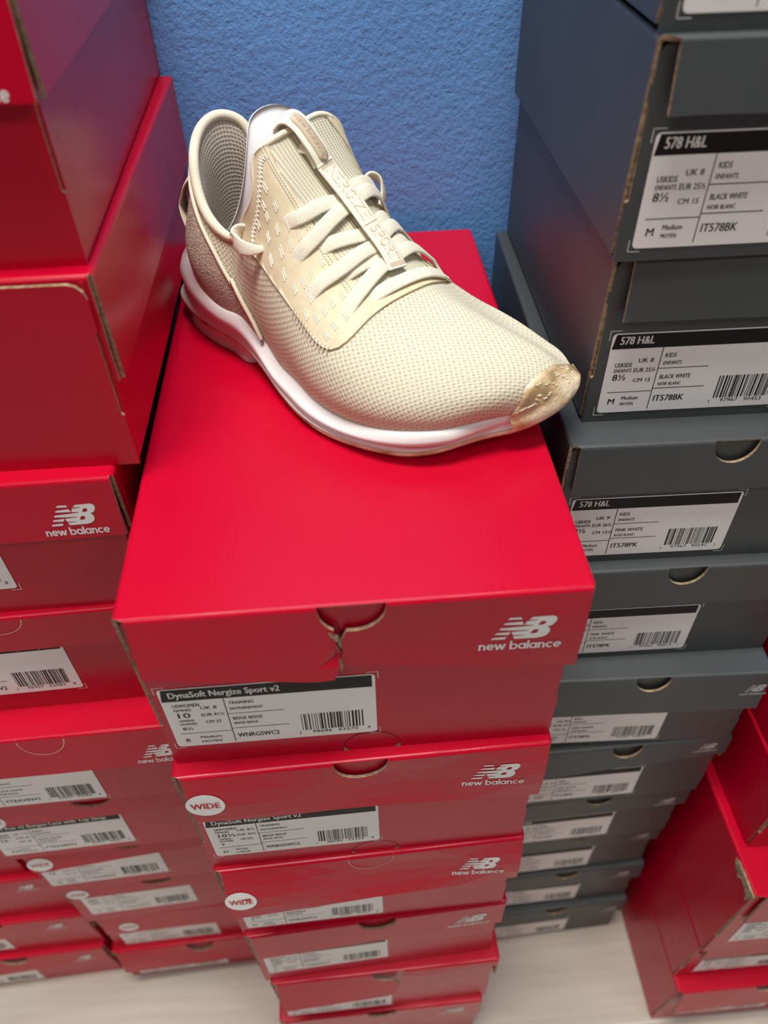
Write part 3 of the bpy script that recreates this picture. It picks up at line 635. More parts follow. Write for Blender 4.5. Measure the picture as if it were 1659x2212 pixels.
REAR = [
 [(.0877,.0350,.0310),(.0855,.0347,.0430),(.0825,.0318,.0570),(.0797,.0275,.0695)],
 [(.0736,.0345,.0315),(.0700,.0348,.0450),(.0690,.0315,.0590),(.0719,.0270,.0712)],
 [(.0623,.0335,.0351),(.0580,.0338,.0480),(.0575,.0300,.0630),(.0605,.0240,.0771)],
 [(.0505,.0295,.0415),(.0478,.0292,.0550),(.0482,.0240,.0710),(.0505,.0180,.0872)],
 [(.0390,.0205,.0485),(.0405,.0200,.0630),(.0438,.0150,.0820),(.0448,.0120,.0959)],
 [(.0290,.0100,.0480),(.0320,.0090,.0640),(.0368,.0060,.0860),(.0396,.0045,.1010)],
 [(.0240,-.003,.0475),(.0270,-.004,.0640),(.0318,-.005,.0880),(.0360,-.006,.1065)],
 [(.0280,-.017,.0475),(.0300,-.018,.0640),(.0340,-.019,.0880),(.0374,-.019,.1085)],
 [(.0380,-.028,.0475),(.0360,-.0285,.062),(.0370,-.0275,.083),(.0435,-.0265,.1045)],
 [(.0505,-.032,.0415),(.0480,-.0330,.056),(.0480,-.0310,.075),(.0510,-.0285,.0935)],
 [(.0623,-.033,.0350),(.0590,-.0345,.049),(.0585,-.0330,.066),(.0605,-.0300,.0805)],
 [(.0736,-.0335,.0315),(.0710,-.0345,.045),(.0700,-.0330,.059),(.0705,-.0305,.0735)],
 [(.0877,-.0340,.0310),(.0855,-.0338,.0430),(.0825,-.0315,.0570),(.0797,-.0285,.0695)],
]
def rear_net():
    n = np.array(REAR)
    f = front_net()
    # share the seam profiles with the front patch
    for idx, seq in ((0, f[0][:3]), (12, f[0][::-1][:3])):
        n[idx][0] = seq[0]; n[idx][3] = seq[2]; n[idx][1] = seq[0]*.42+seq[1]*.58; n[idx][2] = seq[1]*.5+seq[2]*.5
    return n
class Spline:
    """natural cubic spline through rows of points"""
    def __init__(s, x, y):
        x = np.asarray(x, float); y = np.asarray(y, float); n = len(x); s.x = x; s.y = y
        h = np.diff(x); A = np.zeros((n, n)); b = np.zeros((n,)+y.shape[1:]); A[0, 0] = A[-1, -1] = 1
        for i in range(1, n-1):
            A[i, i-1] = h[i-1]; A[i, i] = 2*(h[i-1]+h[i]); A[i, i+1] = h[i]
            b[i] = 6*((y[i+1]-y[i])/h[i]-(y[i]-y[i-1])/h[i-1])
        s.m = np.linalg.solve(A, b.reshape(n, -1)).reshape(b.shape); s.h = h
    def __call__(s, q):
        q = np.atleast_1d(np.asarray(q, float)); i = np.clip(np.searchsorted(s.x, q, side='right')-1, 0, len(s.h)-1)
        sh = (-1,)+(1,)*(s.y.ndim-1); h = s.h[i].reshape(sh); a = (s.x[i+1]-q).reshape(sh); b = (q-s.x[i]).reshape(sh)
        return s.m[i]*a**3/(6*h)+s.m[i+1]*b**3/(6*h)+(s.y[i]/h-s.m[i]*h/6)*a+(s.y[i+1]/h-s.m[i+1]*h/6)*b
def knots(net):
    d = np.linalg.norm(np.diff(net, axis=0), axis=2).mean(axis=1); k = np.concatenate([[0], np.cumsum(d)]); return k/k[-1]
class Patch:
    """surface through a net of points; a runs over the rows, u along a row, both 0..1"""
    def __init__(s, net):
        s.net = net; s.ka = knots(net); s.ku = knots(net.transpose(1, 0, 2))
    def grid(s, a, u):
        rows = Spline(s.ka, s.net)(a)                    # len(a) x nu x 3
        return Spline(s.ku, rows.transpose(1, 0, 2))(u).transpose(1, 0, 2)   # len(a) x len(u) x 3
    def pts(s, a, u):
        a = np.asarray(a, float); u = np.asarray(u, float)
        rows = Spline(s.ka, s.net)(a)
        return np.array([Spline(s.ku, rows[i])(u[i])[0] for i in range(len(a))])
    def frame(s, a, u, e=1e-3):
        p = s.pts(a, u); a = np.asarray(a, float); u = np.asarray(u, float)
        pa = s.pts(np.clip(a+e, 0, 1), u)-s.pts(np.clip(a-e, 0, 1), u); pu = s.pts(a, np.clip(u+e, 0, 1))-s.pts(a, np.clip(u-e, 0, 1))
        n = np.cross(pa, pu); n /= np.linalg.norm(n, axis=1)[:, None]
        return p, n

# ------------------------------------------------------------------ the sneaker: materials
def uvc(nt, scale=(1,1,1)): return coords(nt, 'UV', scale)
def math_(nt, op, a, b=None, c=None):
    n = nd(nt, 'ShaderNodeMath', operation=op)
    for i, x in enumerate((a, b, c)):
        if x is None: continue
        if isinstance(x, (int, float)): n.inputs[i].default_value = x
        else: nt.links.new(x, n.inputs[i])
    return n.outputs[0]
def knit_mat():
    """engineered knit (uv in metres): fine stitches, staggered small holes, faint raised rows"""
    mt, nt, b = new_mat('cream_knit')
    sp = nd(nt, 'ShaderNodeSeparateXYZ'); nt.links.new(uvc(nt), sp.inputs[0]); x, y = sp.outputs[0], sp.outputs[1]
    S = lambda v, k, ph=0.0: math_(nt, 'SINE', math_(nt, 'MULTIPLY_ADD', v, 2*math.pi/k, ph))
    row = S(y, 0.0033); colw = S(x, 0.0029)
    d1 = math_(nt, 'MULTIPLY', colw, row)                                  # staggered cells
    hole = math_(nt, 'POWER', math_(nt, 'MAXIMUM', math_(nt, 'MULTIPLY', d1, -1.0), 0.0), 2.2)
    diag = S(math_(nt, 'MULTIPLY_ADD', y, 0.6, x), 0.00105); fine = S(y, 0.0011)
    h = math_(nt, 'ADD', math_(nt, 'MULTIPLY', math_(nt, 'ADD', diag, fine), 0.17), math_(nt, 'MULTIPLY', row, 0.16))
    h = math_(nt, 'SUBTRACT', math_(nt, 'MULTIPLY_ADD', d1, 0.20, h), math_(nt, 'MULTIPLY', hole, 0.65))
    hn = math_(nt, 'MULTIPLY_ADD', h, 0.5, 0.62)
    c = ramp(nt, hn, [(0.16, (0.40, 0.345, 0.235)), (0.45, (0.66, 0.605, 0.445)), (0.75, (0.76, 0.715, 0.555))])
    nt.links.new(c, b.inputs['Base Color']); b.inputs['Roughness'].default_value = 0.85; b.inputs['Specular IOR Level'].default_value = 0.25
    bump(nt, b, hn, 0.8, 0.0008); return mt
def dots_mat(name, col, dark, pitch, rough=0.8):
    """spacer mesh: hexagonal holes"""
    mt, nt, b = new_mat(name)
    v = nd(nt, 'ShaderNodeTexVoronoi', feature='F1'); v.inputs['Scale'].default_value = 1; v.inputs['Randomness'].default_value = 0.12
    nt.links.new(uvc(nt, (1/pitch, 1/pitch, 1)), v.inputs['Vector'])
    nt.links.new(ramp(nt, v.outputs[0], [(0.14, dark), (0.36, col)]), b.inputs['Base Color']); b.inputs['Roughness'].default_value = rough
    bump(nt, b, v.outputs[0], 0.7, 0.0008); return mt
def rib_mat():
    mt, nt, b = new_mat('cream_ribbed_knit')
    sp = nd(nt, 'ShaderNodeSeparateXYZ'); nt.links.new(uvc(nt), sp.inputs[0])
    r = math_(nt, 'SINE', math_(nt, 'MULTIPLY', sp.outputs[0], 2*math.pi/0.0021)); q = math_(nt, 'SINE', math_(nt, 'MULTIPLY', sp.outputs[1], 2*math.pi/0.0011))
    h = math_(nt, 'MULTIPLY_ADD', math_(nt, 'ADD', r, math_(nt, 'MULTIPLY', q, 0.12)), 0.42, 0.5)
    nt.links.new(ramp(nt, h, [(0.1, (0.58, 0.52, 0.36)), (0.5, (0.82, 0.77, 0.60))]), b.inputs['Base Color']); b.inputs['Roughness'].default_value = 0.85
    bump(nt, b, h, 0.8, 0.0009); return mt
def cloth(name, col, scale, strength, rough=0.85, col2=None):
    mt, nt, b = new_mat(name)
    n = nd(nt, 'ShaderNodeTexNoise'); n.inputs['Scale'].default_value = scale; n.inputs['Detail'].default_value = 2
    nt.links.new(coords(nt), n.inputs['Vector'])
    c2 = col2 or tuple(k*0.86 for k in col)
    nt.links.new(ramp(nt, n.outputs[0], [(0.35, c2), (0.6, col)]), b.inputs['Base Color']); b.inputs['Roughness'].default_value = rough
    b.inputs['Specular IOR Level'].default_value = 0.3; bump(nt, b, n.outputs[0], strength, 0.0006); return mt
def webbing(name, col):
    mt, nt, b = new_mat(name)
    sp = nd(nt, 'ShaderNodeSeparateXYZ'); nt.links.new(uvc(nt), sp.inputs[0])
    q = math_(nt, 'SINE', math_(nt, 'MULTIPLY', sp.outputs[1], 2*math.pi/0.0010)); r = math_(nt, 'SINE', math_(nt, 'MULTIPLY', sp.outputs[0], 2*math.pi/0.0016))
    h = math_(nt, 'MULTIPLY_ADD', math_(nt, 'ADD', q, math_(nt, 'MULTIPLY', r, 0.4)), 0.35, 0.5)
    nt.links.new(ramp(nt, h, [(0.0, tuple(k*0.93 for k in col)), (0.6, col)]), b.inputs['Base Color']); b.inputs['Roughness'].default_value = 0.7
    bump(nt, b, h, 0.35, 0.0004); return mt
M_knit = knit_mat(); M_rib = rib_mat()
M_lining = dots_mat('grey_beige_spacer_mesh', (0.56, 0.50, 0.41), (0.24, 0.205, 0.16), 0.0021)
M_eyestay = cloth('beige_smooth_synthetic', (0.75, 0.655, 0.445), 260, 0.10, 0.55, (0.70, 0.605, 0.40))
M_lace = cloth('cream_lace', (0.85, 0.795, 0.635), 1600, 0.45)
M_strap = webbing('cream_webbing', (0.90, 0.845, 0.675))
M_bind = cloth('cream_binding', (0.84, 0.775, 0.60), 900, 0.08, 0.7, (0.80, 0.735, 0.565))
M_suede = cloth('beige_suede', (0.60, 0.50, 0.40), 1100, 1.0, 0.95, (0.30, 0.235, 0.18))
M_foam = cloth('white_foam', (0.86, 0.845, 0.83), 1500, 0.10, 0.5, (0.84, 0.825, 0.81))
M_thread = plain('cream_thread', (0.90, 0.86, 0.74), 0.7)
M_tan = plain('tan_moulded_rubber', (0.66, 0.53, 0.37), 0.45)
M_tan2 = plain('tan_embroidery', (0.70, 0.56, 0.37), 0.65)
M_hole = plain('dark_eyelet', (0.05, 0.035, 0.025), 0.9)
def amber():
    mt, nt, b = new_mat('amber_gum_rubber')
    n = nd(nt, 'ShaderNodeTexNoise'); n.inputs['Scale'].default_value = 70; n.inputs['Detail'].default_value = 1.5
    nt.links.new(coords(nt), n.inputs['Vector'])
    nt.links.new(ramp(nt, n.outputs[0], [(0.36, (0.40, 0.27, 0.14)), (0.46, (0.66, 0.48, 0.26)), (0.60, (0.84, 0.70, 0.49))]), b.inputs['Base Color'])
    b.inputs['Roughness'].default_value = 0.16; b.inputs['Coat Weight'].default_value = 0.4; b.inputs['Coat Roughness'].default_value = 0.08
    v = nd(nt, 'ShaderNodeTexVoronoi', feature='F1', distance='CHEBYCHEV'); v.inputs['Scale'].default_value = 330; nt.links.new(coords(nt), v.inputs['Vector'])
    bump(nt, b, ramp(nt, v.outputs[0], [(0.25, (1,1,1)), (0.5, (0,0,0))]), 0.30, 0.0006); return mt
M_gum = amber()
M_card = plain('white_card', (0.93, 0.93, 0.93), 0.6)

# ------------------------------------------------------------------ the sneaker: shape
PF, PR = Patch(front_net()), Patch(rear_net())
SHOE_YAW = math.atan2(-0.62920, 0.77724)
shoe = empty('sneaker', (-.100, .455, CAMZ-.2488+0.0004), SHOE_YAW)
tag(shoe, 'beige knit running sneaker standing diagonally on the top central red shoebox', 'sneaker')
def LOC(p): return [(float(q[0]), -float(q[1]), float(q[2])) for q in p]
def fpts(a, u, off=0.0):
    p, n = PF.frame(a, u); return p - n*np.asarray(off).reshape(-1, 1) if np.ndim(off) else p-n*off
def rpts(a, u, off=0.0):
    p, n = PR.frame(a, u); return p + n*np.asarray(off).reshape(-1, 1) if np.ndim(off) else p+n*off
def gridfaces(na, nu, wrap=False):
    return [(i*nu+j, i*nu+(j+1) % nu, (i+1)*nu+(j+1) % nu, (i+1)*nu+j) for i in range(na-1) for j in range(nu if wrap else nu-1)]
def front_uv(P):
    """arc lengths: across from the crest, along the crest (metres)"""
    na, nu = P.shape[:2]; c = nu//2
    dx = np.linalg.norm(np.diff(P, axis=1), axis=2); X = np.concatenate([np.zeros((na, 1)), np.cumsum(dx, axis=1)], axis=1); X -= X[:, c:c+1]
    dy = np.linalg.norm(np.diff(P, axis=0), axis=2)*1.0; w = np.ones(nu)/nu
    Y = np.concatenate([[0], np.cumsum(dy[:, nu//4:3*nu//4].mean(axis=1))])
    return np.stack([X, np.repeat(Y[:, None], nu, 1)], axis=2)
# upper: one continuous knit shell, forefoot and heel
NA, NU = 110, 150
Pg = PF.grid(np.linspace(0, 1, NA), np.linspace(0, 1, NU)); UVg = front_uv(Pg)
RA, RU = 110, 34
Rg = PR.grid(np.linspace(0, 1, RA), np.linspace(0, 1, RU))
dR = np.concatenate([[0], np.cumsum(np.linalg.norm(np.diff(Rg, axis=0), axis=2).mean(axis=1))])
dRu = np.concatenate([np.zeros((RA, 1)), np.cumsum(np.linalg.norm(np.diff(Rg, axis=1), axis=2), axis=1)], axis=1)
UVr = np.stack([0.3+dRu, -np.repeat(dR[:, None], RU, 1)], axis=2)
vf = LOC(Pg.reshape(-1, 3)); ff = gridfaces(NA, NU); vr = LOC(Rg.reshape(-1, 3)); fr_ = [tuple(len(vf)+k for k in f[::-1]) for f in gridfaces(RA, RU)]
upper = mesh_obj('knit_upper', vf+vr, ff+fr_, M_knit, shoe, smooth=True, uvs=[tuple(q) for q in UVg.reshape(-1, 2)]+[tuple(q) for q in UVr.reshape(-1, 2)])

def patch_poly(name, outline, off, mat, parent, th=0.0012, du=0.012, da=0.012, holes=()):
    """an overlay cut out in surface coordinates (a,u) and laid on the front of the upper, with its edge turned down"""
    bm = bmesh.new()
    def loop(pts):
        vs = [bm.verts.new((a, u, 0)) for a, u in pts]
        return [bm.edges.new((vs[i], vs[(i+1) % len(vs)])) for i in range(len(vs))]
    bmesh.ops.triangle_fill(bm, edges=loop(outline), use_beauty=True, use_dissolve=False)
    def ins(x, y):
        r = False; n = len(outline)
        for i in range(n):
            (x1, y1), (x2, y2) = outline[i], outline[(i+1) % n]
            if (y1 > y) != (y2 > y) and x < (x2-x1)*(y-y1)/(y2-y1)+x1: r = not r
        return r
    bad = [f for f in bm.faces if not ins(*f.calc_center_median()[:2])]
    if bad: bmesh.ops.delete(bm, geom=bad, context='FACES_ONLY')
    for axis, st in ((0, da), (1, du)):
        c = st
        while c < 1:
            co = [0, 0, 0]; co[axis] = c; no = [0, 0, 0]; no[axis] = 1
            bmesh.ops.bisect_plane(bm, geom=bm.verts[:]+bm.edges[:]+bm.faces[:], plane_co=co, plane_no=no, dist=1e-7); c += st
    bm.verts.index_update(); bm.edges.ensure_lookup_table()
    A = np.clip([v.co.x for v in bm.verts], 0, 1); U = np.clip([v.co.y for v in bm.verts], 0, 1)
    p, n = PF.frame(A, U)
    top = p-n*off; low = p-n*(off-th)
    nv = len(bm.verts)
    # uv by interpolation of the arc-length table
    ia = A*(NA-1); iu = U*(NU-1); i0 = np.minimum(ia.astype(int), NA-2); j0 = np.minimum(iu.astype(int), NU-2); fa = (ia-i0)[:, None]; fu = (iu-j0)[:, None]
    uv = UVg[i0, j0]*(1-fa)*(1-fu)+UVg[i0+1, j0]*fa*(1-fu)+UVg[i0, j0+1]*(1-fa)*fu+UVg[i0+1, j0+1]*fa*fu
    faces = [tuple(v.index for v in f.verts) for f in bm.faces]
    rim = [(e.verts[0].index, e.verts[1].index) for e in bm.edges if len(e.link_faces) == 1]
    faces += [(a_, b_, b_+nv, a_+nv) for a_, b_ in rim]
    bm.free()
    return mesh_obj(name, LOC(top)+LOC(low), faces, mat, parent, smooth=True, uvs=[tuple(q) for q in uv]*2)
def smooth_line(pts, n):
    pts = np.array(pts, float); k = np.concatenate([[0], np.cumsum(np.linalg.norm(np.diff(pts, axis=0), axis=1))]); k /= k[-1]
    return Spline(k, pts)(np.linspace(0, 1, n))
# ribbed tongue in the throat
inner = [(.0, .455), (.046, .436), (.098, .417), (.152, .410), (.204, .408), (.263, .412), (.333, .412), (.387, .409), (.430, .405)]
inner_s = smooth_line(inner, 24)
far_in = [(a, 1.072-u) for a, u in inner_s]
throat = [tuple(q) for q in inner_s]+[(.452, .45), (.464, .52), (.465, .60), (.462, .655)]+[tuple(q) for q in far_in[::-1]]
patch_poly('ribbed_tongue', throat, 0.0007, M_rib, shoe, th=0.0010)
# eyestay: a U-shaped smooth panel round the throat
outer = smooth_line([(.0, .160), (.072, .170), (.116, .183), (.156, .195), (.226, .214), (.301, .224), (.361, .228), (.425, .230), (.462, .245), (.483, .285), (.485, .366), (.490, .433), (.504, .514), (.508, .612), (.505, .700), (.495, .78), (.46, .83), (.36, .835), (.22, .84), (.10, .845), (0, .85)], 60)
cut = [(.0, .640)]+[tuple(q) for q in far_in]+[(.462, .655), (.465, .60), (.464, .52), (.452, .45)]+[tuple(q) for q in inner_s[::-1]]
eyestay = patch_poly('eyestay_panel', [tuple(q) for q in outer]+cut, 0.0013, M_eyestay, shoe, th=0.0016)

RIB = {}
def ribbon(name, centre, width, thick, off, mat, parent, n=40, pts=None, side=None, taper=None, uv=False, dense=9):
    """flat lace or tape: centre line in surface coordinates (or free points), rounded section"""
    if pts is None:
        c = smooth_line(centre, n); A, U = np.clip(c[:, 0], 0, 1), np.clip(c[:, 1], 0, 1)
        o = np.interp(np.linspace(0, 1, n), np.linspace(0, 1, len(off)), off) if np.ndim(off) else np.full(n, off)
        p, nn = PF.frame(A, U); nn = -nn; p = p+nn*o[:, None]
    else:
        p = smooth_line(pts, n); nn = np.array(side, float); nn = np.stack([np.interp(np.linspace(0, 1, n), np.linspace(0, 1, len(nn)), nn[:, c_]) for c_ in range(3)], 1) if nn.ndim == 2 else np.tile(nn, (n, 1))
    t = np.gradient(p, axis=0); t /= np.linalg.norm(t, axis=1)[:, None]
    nn = nn-t*(nn*t).sum(1)[:, None]; nn /= np.linalg.norm(nn, axis=1)[:, None]
    b = np.cross(t, nn)
    wd = np.full(n, width) if taper is None else width*np.interp(np.linspace(0, 1, n), np.linspace(0, 1, len(taper)), taper)
    sec = [(-.5, 0), (-.46, .7), (-.36, 1), (0, 1.08), (.36, 1), (.46, .7), (.5, 0), (.46, -.7), (.36, -1), (0, -1), (-.36, -1), (-.46, -.7)]
    V = []; UVs = []; L_ = np.concatenate([[0], np.cumsum(np.linalg.norm(np.diff(p, axis=0), axis=1))])
    for i in range(n):
        for x, z in sec: V.append(p[i]+b[i]*x*wd[i]+nn[i]*z*thick/2); UVs.append((x*width, L_[i]))
    RIB[name] = (p, nn, b, wd*0+thick/2*1.08)
    m_ = len(sec); F = gridfaces(n, m_, True)+[tuple(range(m_)), tuple(range((n-1)*m_, n*m_))[::-1]]
    return mesh_obj(name, LOC(V), F, mat, parent, smooth=True, uvs=UVs)
LWD, LTH = 0.0072, 0.0015
laces = [([(.216, .520), (.205, .46), (.194, .403), (.152, .305)], (.0024, .0026, .0024, -.0006)), ([(.236, .53), (.246, .45), (.248, .413), (.242, .339), (.236, .288)], (.0026, .0040, .0034, .0022, -.0006)),
 ([(.315, .53), (.302, .47), (.289, .431), (.266, .370)], (.0022, .0022, .0022, -.0004)), ([(.349, .53), (.349, .46), (.347, .408), (.329, .332), (.323, .262)], (.0026, .0042, .0036, .0022, -.0006)),
 ([(.377, .53), (.372, .47), (.367, .432), (.357, .372)], (.0022, .0022, .0020, -.0006)), ([(.400, .53), (.408, .46), (.415, .426), (.425, .376), (.437, .328)], (.0026, .0040, .0034, .0022, -.0006)),
 ([(.496, .760), (.488, .690), (.478, .600), (.470, .535), (.459, .470), (.441, .386)], (.0000, .0026, .0030, .0028, .0024, -.0006)),
 ([(.202, .540), (.200, .600), (.194, .650), (.190, .700), (.20, .745)], (.0024, .0026, .0030, .0034, .0010)), ([(.236, .540), (.226, .620), (.228, .680), (.255, .735), (.315, .775)], (.0026, .0042, .0042, .0036, .0000)),
 ([(.313, .540), (.300, .620), (.296, .680), (.300, .730)], (.0022, .0024, .0026, .0022)), ([(.339, .540), (.330, .620), (.334, .680), (.360, .735), (.405, .775)], (.0026, .0042, .0044, .0038, .0000)),
 ([(.378, .540), (.366, .620), (.366, .680), (.385, .725)], (.0022, .0024, .0026, .0020)), ([(.398, .540), (.396, .610), (.405, .670), (.440, .735), (.488, .768)], (.0026, .0042, .0044, .0040, .0000))]
for c, o in laces: ribbon('lace', c, LWD, LTH, o, M_lace, shoe, n=36, taper=(1, 1, 1, 1, .97, .92))
for a, u in ((.236, .287), (.437, .326), (.152, .303), (.323, .260), (.266, .368), (.357, .370), (.441, .384)):   # eyelet slits at the lace ends
    pass
# free loops of lace at the ankle
def outn(p, k=(0, 1, 0)): return k
ribbon('lace_loop', None, .0072, .0018, 0, M_lace, shoe, n=44, taper=(.35, .8, 1, 1, 1, 1, .9),
       pts=[(.1110, .0362, .0755), (.1090, .0395, .0758), (.1040, .0415, .0757), (.0967, .0395, .0757), (.0918, .0360, .0769), (.0922, .0330, .0785), (.0953, .0310, .0787), (.1000, .0296, .0781)],
       side=[(.2, .9, .5), (.1, 1, .4), (0, 1, .4), (-.5, .9, .3), (-1, .1, .2), (-.5, -.8, .2), (-.2, -1, .2), (-.2, -1, .2)])
ribbon('lace_loop', None, .0072, .0018, 0, M_lace, shoe, n=44,
       pts=[(.1212, -.0325, .0850), (.1210, -.0365, .0880), (.1226, -.0405, .0872), (.1253, -.0425, .0835), (.1274, -.0415, .0790), (.1290, -.0365, .0735)],
       side=[(-.5, -.4, .7), (-.6, -.5, .6), (-.1, -.8, .8), (.6, -.6, .6), (.8, -.4, .3), (.8, -.4, .2)])
# tongue strap: sewn webbing with a folded pull loop at the top
SW = 0.0123
cu_ = (.5385, .5390, .5395, .540, .5385, .536, .533, .527, .522)
strap = ribbon('tongue_strap', [(.115, .5385), (.16, .5395), (.20, .540), (.25, .538), (.30, .5345), (.35, .533), (.40, .526), (.432, .519)], SW, .0016, (.0048, .0056, .0060, .0060, .0060, .0060, .0056, .0040), M_strap, shoe, n=60)
top_c, nt_c = PF.frame([.115, .06, .02], [.5385, .5375, .536]); top_c = top_c-nt_c*0.0050
up_dir = (top_c[2]-top_c[1]); up_dir /= np.linalg.norm(up_dir); nout = -nt_c[1]
e0 = top_c[2]+np.array([-.0035, .0012, .0030])
e1 = e0+np.array([-.0042, .0016, .0022]); e2 = e1+np.array([-.0030, .001, -.0022]); e3 = e2+np.array([.0035, -.001, -.0075]); e4 = top_c[1]-nout*.0022
pl = ribbon('pull_loop', None, SW, .0016, 0, M_strap, shoe, n=60, pts=[top_c[0]+nout*.0004]+[top_c[0]*(1-k)+e0*k+nout*(.0006+.0012*math.sin(math.pi*k)) for k in (.33, .66)]+[e0+nout*.0008, e1, e2, e3, e4, top_c[0]-nout*.0018],
       side=[nout, nout, nout, nout, nout*.6+up_dir*.8, -nout*.6+up_dir*.4, -nout, -nout, -nout])
def strap_frame(p0, p1, nrm):
    """flat lettering frame: x along p0->p1, y across, z out"""
    ex = (p1-p0)/np.linalg.norm(p1-p0); ez = nrm-ex*(nrm@ex); ez /= np.linalg.norm(ez); ey = np.cross(ez, ex)
    return ex, ey, ez
def on_rib(rib, f0, f1):
    """maps lettering x (0..1 between two stations of a tape), y across (metres) onto its outer face"""
    P_, N_, B_, T_ = RIB[rib]; n = len(P_); idx = np.arange(n)
    def fn(x, y, z):
        q = (f0+(f1-f0)*x)*(n-1); at = lambda A_: np.array([np.interp(q, idx, A_[:, c_]) for c_ in range(3)])
        nn = at(N_); nn /= np.linalg.norm(nn); b = at(B_)
        return LOC([at(P_)+nn*(T_[0]+.00018+z)+b*y])[0]
    return fn
# moulded plaque with the wordmark on the pull loop
fq = on_rib('pull_loop', 0.0, 1.0)
PP = RIB['pull_loop'][0]; PLs = np.concatenate([[0], np.cumsum(np.linalg.norm(np.diff(PP, axis=0), axis=1))])
k1 = int(np.argmax(PP[:, 2])); PL = float(PLs[k1])*0.93; PW = .0060     # from the foot of the loop to its fold
def plq(x, y, z):                                                       # x runs from the fold down to the sewn end
    L_ = PLs[k1]*0.965-x; q = np.interp(L_, PLs, np.arange(len(PLs)))/(len(PLs)-1)
    return fq(q, y, z)
g = Geo(); cols = 26; prof_ = [(-1, 0), (-.96, .0008), (0, .0010), (.96, .0008), (1, 0)]
V_ = []
for i in range(cols+1):
    x = PL*i/cols; r_ = PW/2; dxe = min(x, PL-x); hw = r_*math.sqrt(max(0.0, 1-max(0, (r_-dxe)/r_)**2))+.0002
    for y, z in prof_: V_.append(plq(x, y*hw, z-.0001))
g.add(V_, gridfaces(cols+1, 5)); plaque = g.obj('moulded_plaque', M_tan, shoe, smooth=True)
pr = Print2D(); wordmark(pr, .0016, -.0013, .0021, 0, .00098, width=PL-.0034, wd=.22)
pr.obj('embossed_wordmark', [plain('embossed_edge', (0.50, 0.38, 0.25), 0.5)], lambda x, y, z: plq(x, -y, z), plaque)
# serif lettering sewn on the strap
SER = {'N': ([[(.12,0),(.12,1)],[(.12,1),(.72,0)],[(.72,0),(.72,1)]], .84, [(.12,0),(.12,1),(.72,1)]), 'E': ([[(.16,0),(.16,1)],[(.16,1),(.62,1)],[(.16,.52),(.50,.52)],[(.16,0),(.66,0)]], .74, [(.16,0),(.16,1)]),
 'R': ([[(.16,0),(.16,1)],[(.16,.97)]+[(.40,.97),(.56,.90),(.60,.75),(.54,.60),(.38,.52)]+[(.16,.52)],[(.36,.52),(.70,0)]], .76, [(.16,0),(.16,1),(.70,0)]),
 'G': ([[(.68,.86),(.52,1),(.34,.97),(.18,.80),(.13,.5),(.18,.2),(.34,.03),(.54,.0),(.70,.12),(.70,.42)],[(.52,.42),(.80,.42)]], .86, []), 'I': ([[(.16,0),(.16,1)]], .34, [(.16,0),(.16,1)]),
 'Z': ([[(.08,1),(.64,1)],[(.64,1),(.08,0)],[(.08,0),(.68,0)]], .76, []), 'S': ([[(.54,.84),(.44,.98),(.28,.98),(.16,.86),(.17,.68),(.34,.54),(.52,.42),(.57,.24),(.48,.06),(.30,0),(.14,.08),(.08,.22)]], .66, []),
 'P': ([[(.16,0),(.16,1)],[(.16,.97),(.42,.97),(.58,.88),(.62,.72),(.56,.56),(.40,.47),(.16,.47)]], .68, [(.16,0),(.16,1)]),
 'O': ([arc(.44,.5,.34,0,360,20,.5)], .88, []), 'T': ([[(.36,0),(.36,1)],[(.06,.98),(.66,.98)]], .74, [(.36,0),(.06,.9),(.66,.9)])}
def serif_text(pr, s, x, y, h, width, z):
    tot = sum(SER[c][1] for c in s); k = width/tot; cx = x
    for c in s:
        for sg in SER[c][0]:
            thick = .17 if (abs(sg[0][0]-sg[-1][0]) < .3 and abs(sg[0][1]-sg[-1][1]) > .5) or len(sg) > 5 else .10
            pr.stroke([(cx+a*k, y+b*h) for a, b in sg], thick*h, 0, z)
        for a, b in SER[c][2]: pr.stroke([(cx+(a-.14)*k, y+b*h), (cx+(a+.14)*k, y+b*h)], .08*h, 0, z)
        cx += SER[c][1]*k
SGN = 1
for wtxt, f0, f1 in (('NERGIZE', .055, .555), ('SPORT', .60, .925)):
    pr = Print2D(); serif_text(pr, wtxt, 0.0, -.0028, .0062, 1.0, 0)
    fn = on_rib('tongue_strap', f0, f1)
    pr.obj('sewn_lettering', [M_tan2], lambda x, y, z: fn(x, SGN*y, z), strap)
for f in (.02, .035, .575, .945, .96, .975):                  # bar tacks across the strap
    fn = on_rib('tongue_strap', f, f+.006); g = Geo()
    g.add([fn(x, y, .00003) for x, y in ((0, -SW*.40), (1, -SW*.40), (1, SW*.40), (0, SW*.40))], [(0, 1, 2, 3)])
    g.obj('bar_tack', M_tan2, strap)
# stitching on the eyestay: paired dashes, zig-zag along the collar, ladder stitches on the lower edge
def thread(g, a0, u0, a1, u1, wd=.00055, off=.00155):
    p, n = PF.frame([a0, a1], [u0, u1]); n = -n; t = p[1]-p[0]; t /= np.linalg.norm(t); b = np.cross(t, n[0]); b /= np.linalg.norm(b)
    q = p+n*off
    g.add(LOC([q[0]-b*wd/2, q[1]-b*wd/2, q[1]+b*wd/2, q[0]+b*wd/2])+LOC([q[0]+n[0]*wd*.6, q[1]+n[1]*wd*.6]), [(0, 1, 5, 4), (4, 5, 2, 3)])
dash = [(.114,.332),(.098,.29),(.078,.25),(.132,.26),(.174,.338),(.206,.315),(.21,.353),(.192,.28),(.17,.236),(.228,.256),(.295,.376),(.297,.333),(.289,.3),(.277,.266),(.391,.369),(.387,.336),(.383,.305),(.377,.275),(.427,.263),(.431,.298),(.437,.338),(.07,.30),(.06,.34),(.15,.30),(.335,.36),(.33,.295),(.345,.255)]
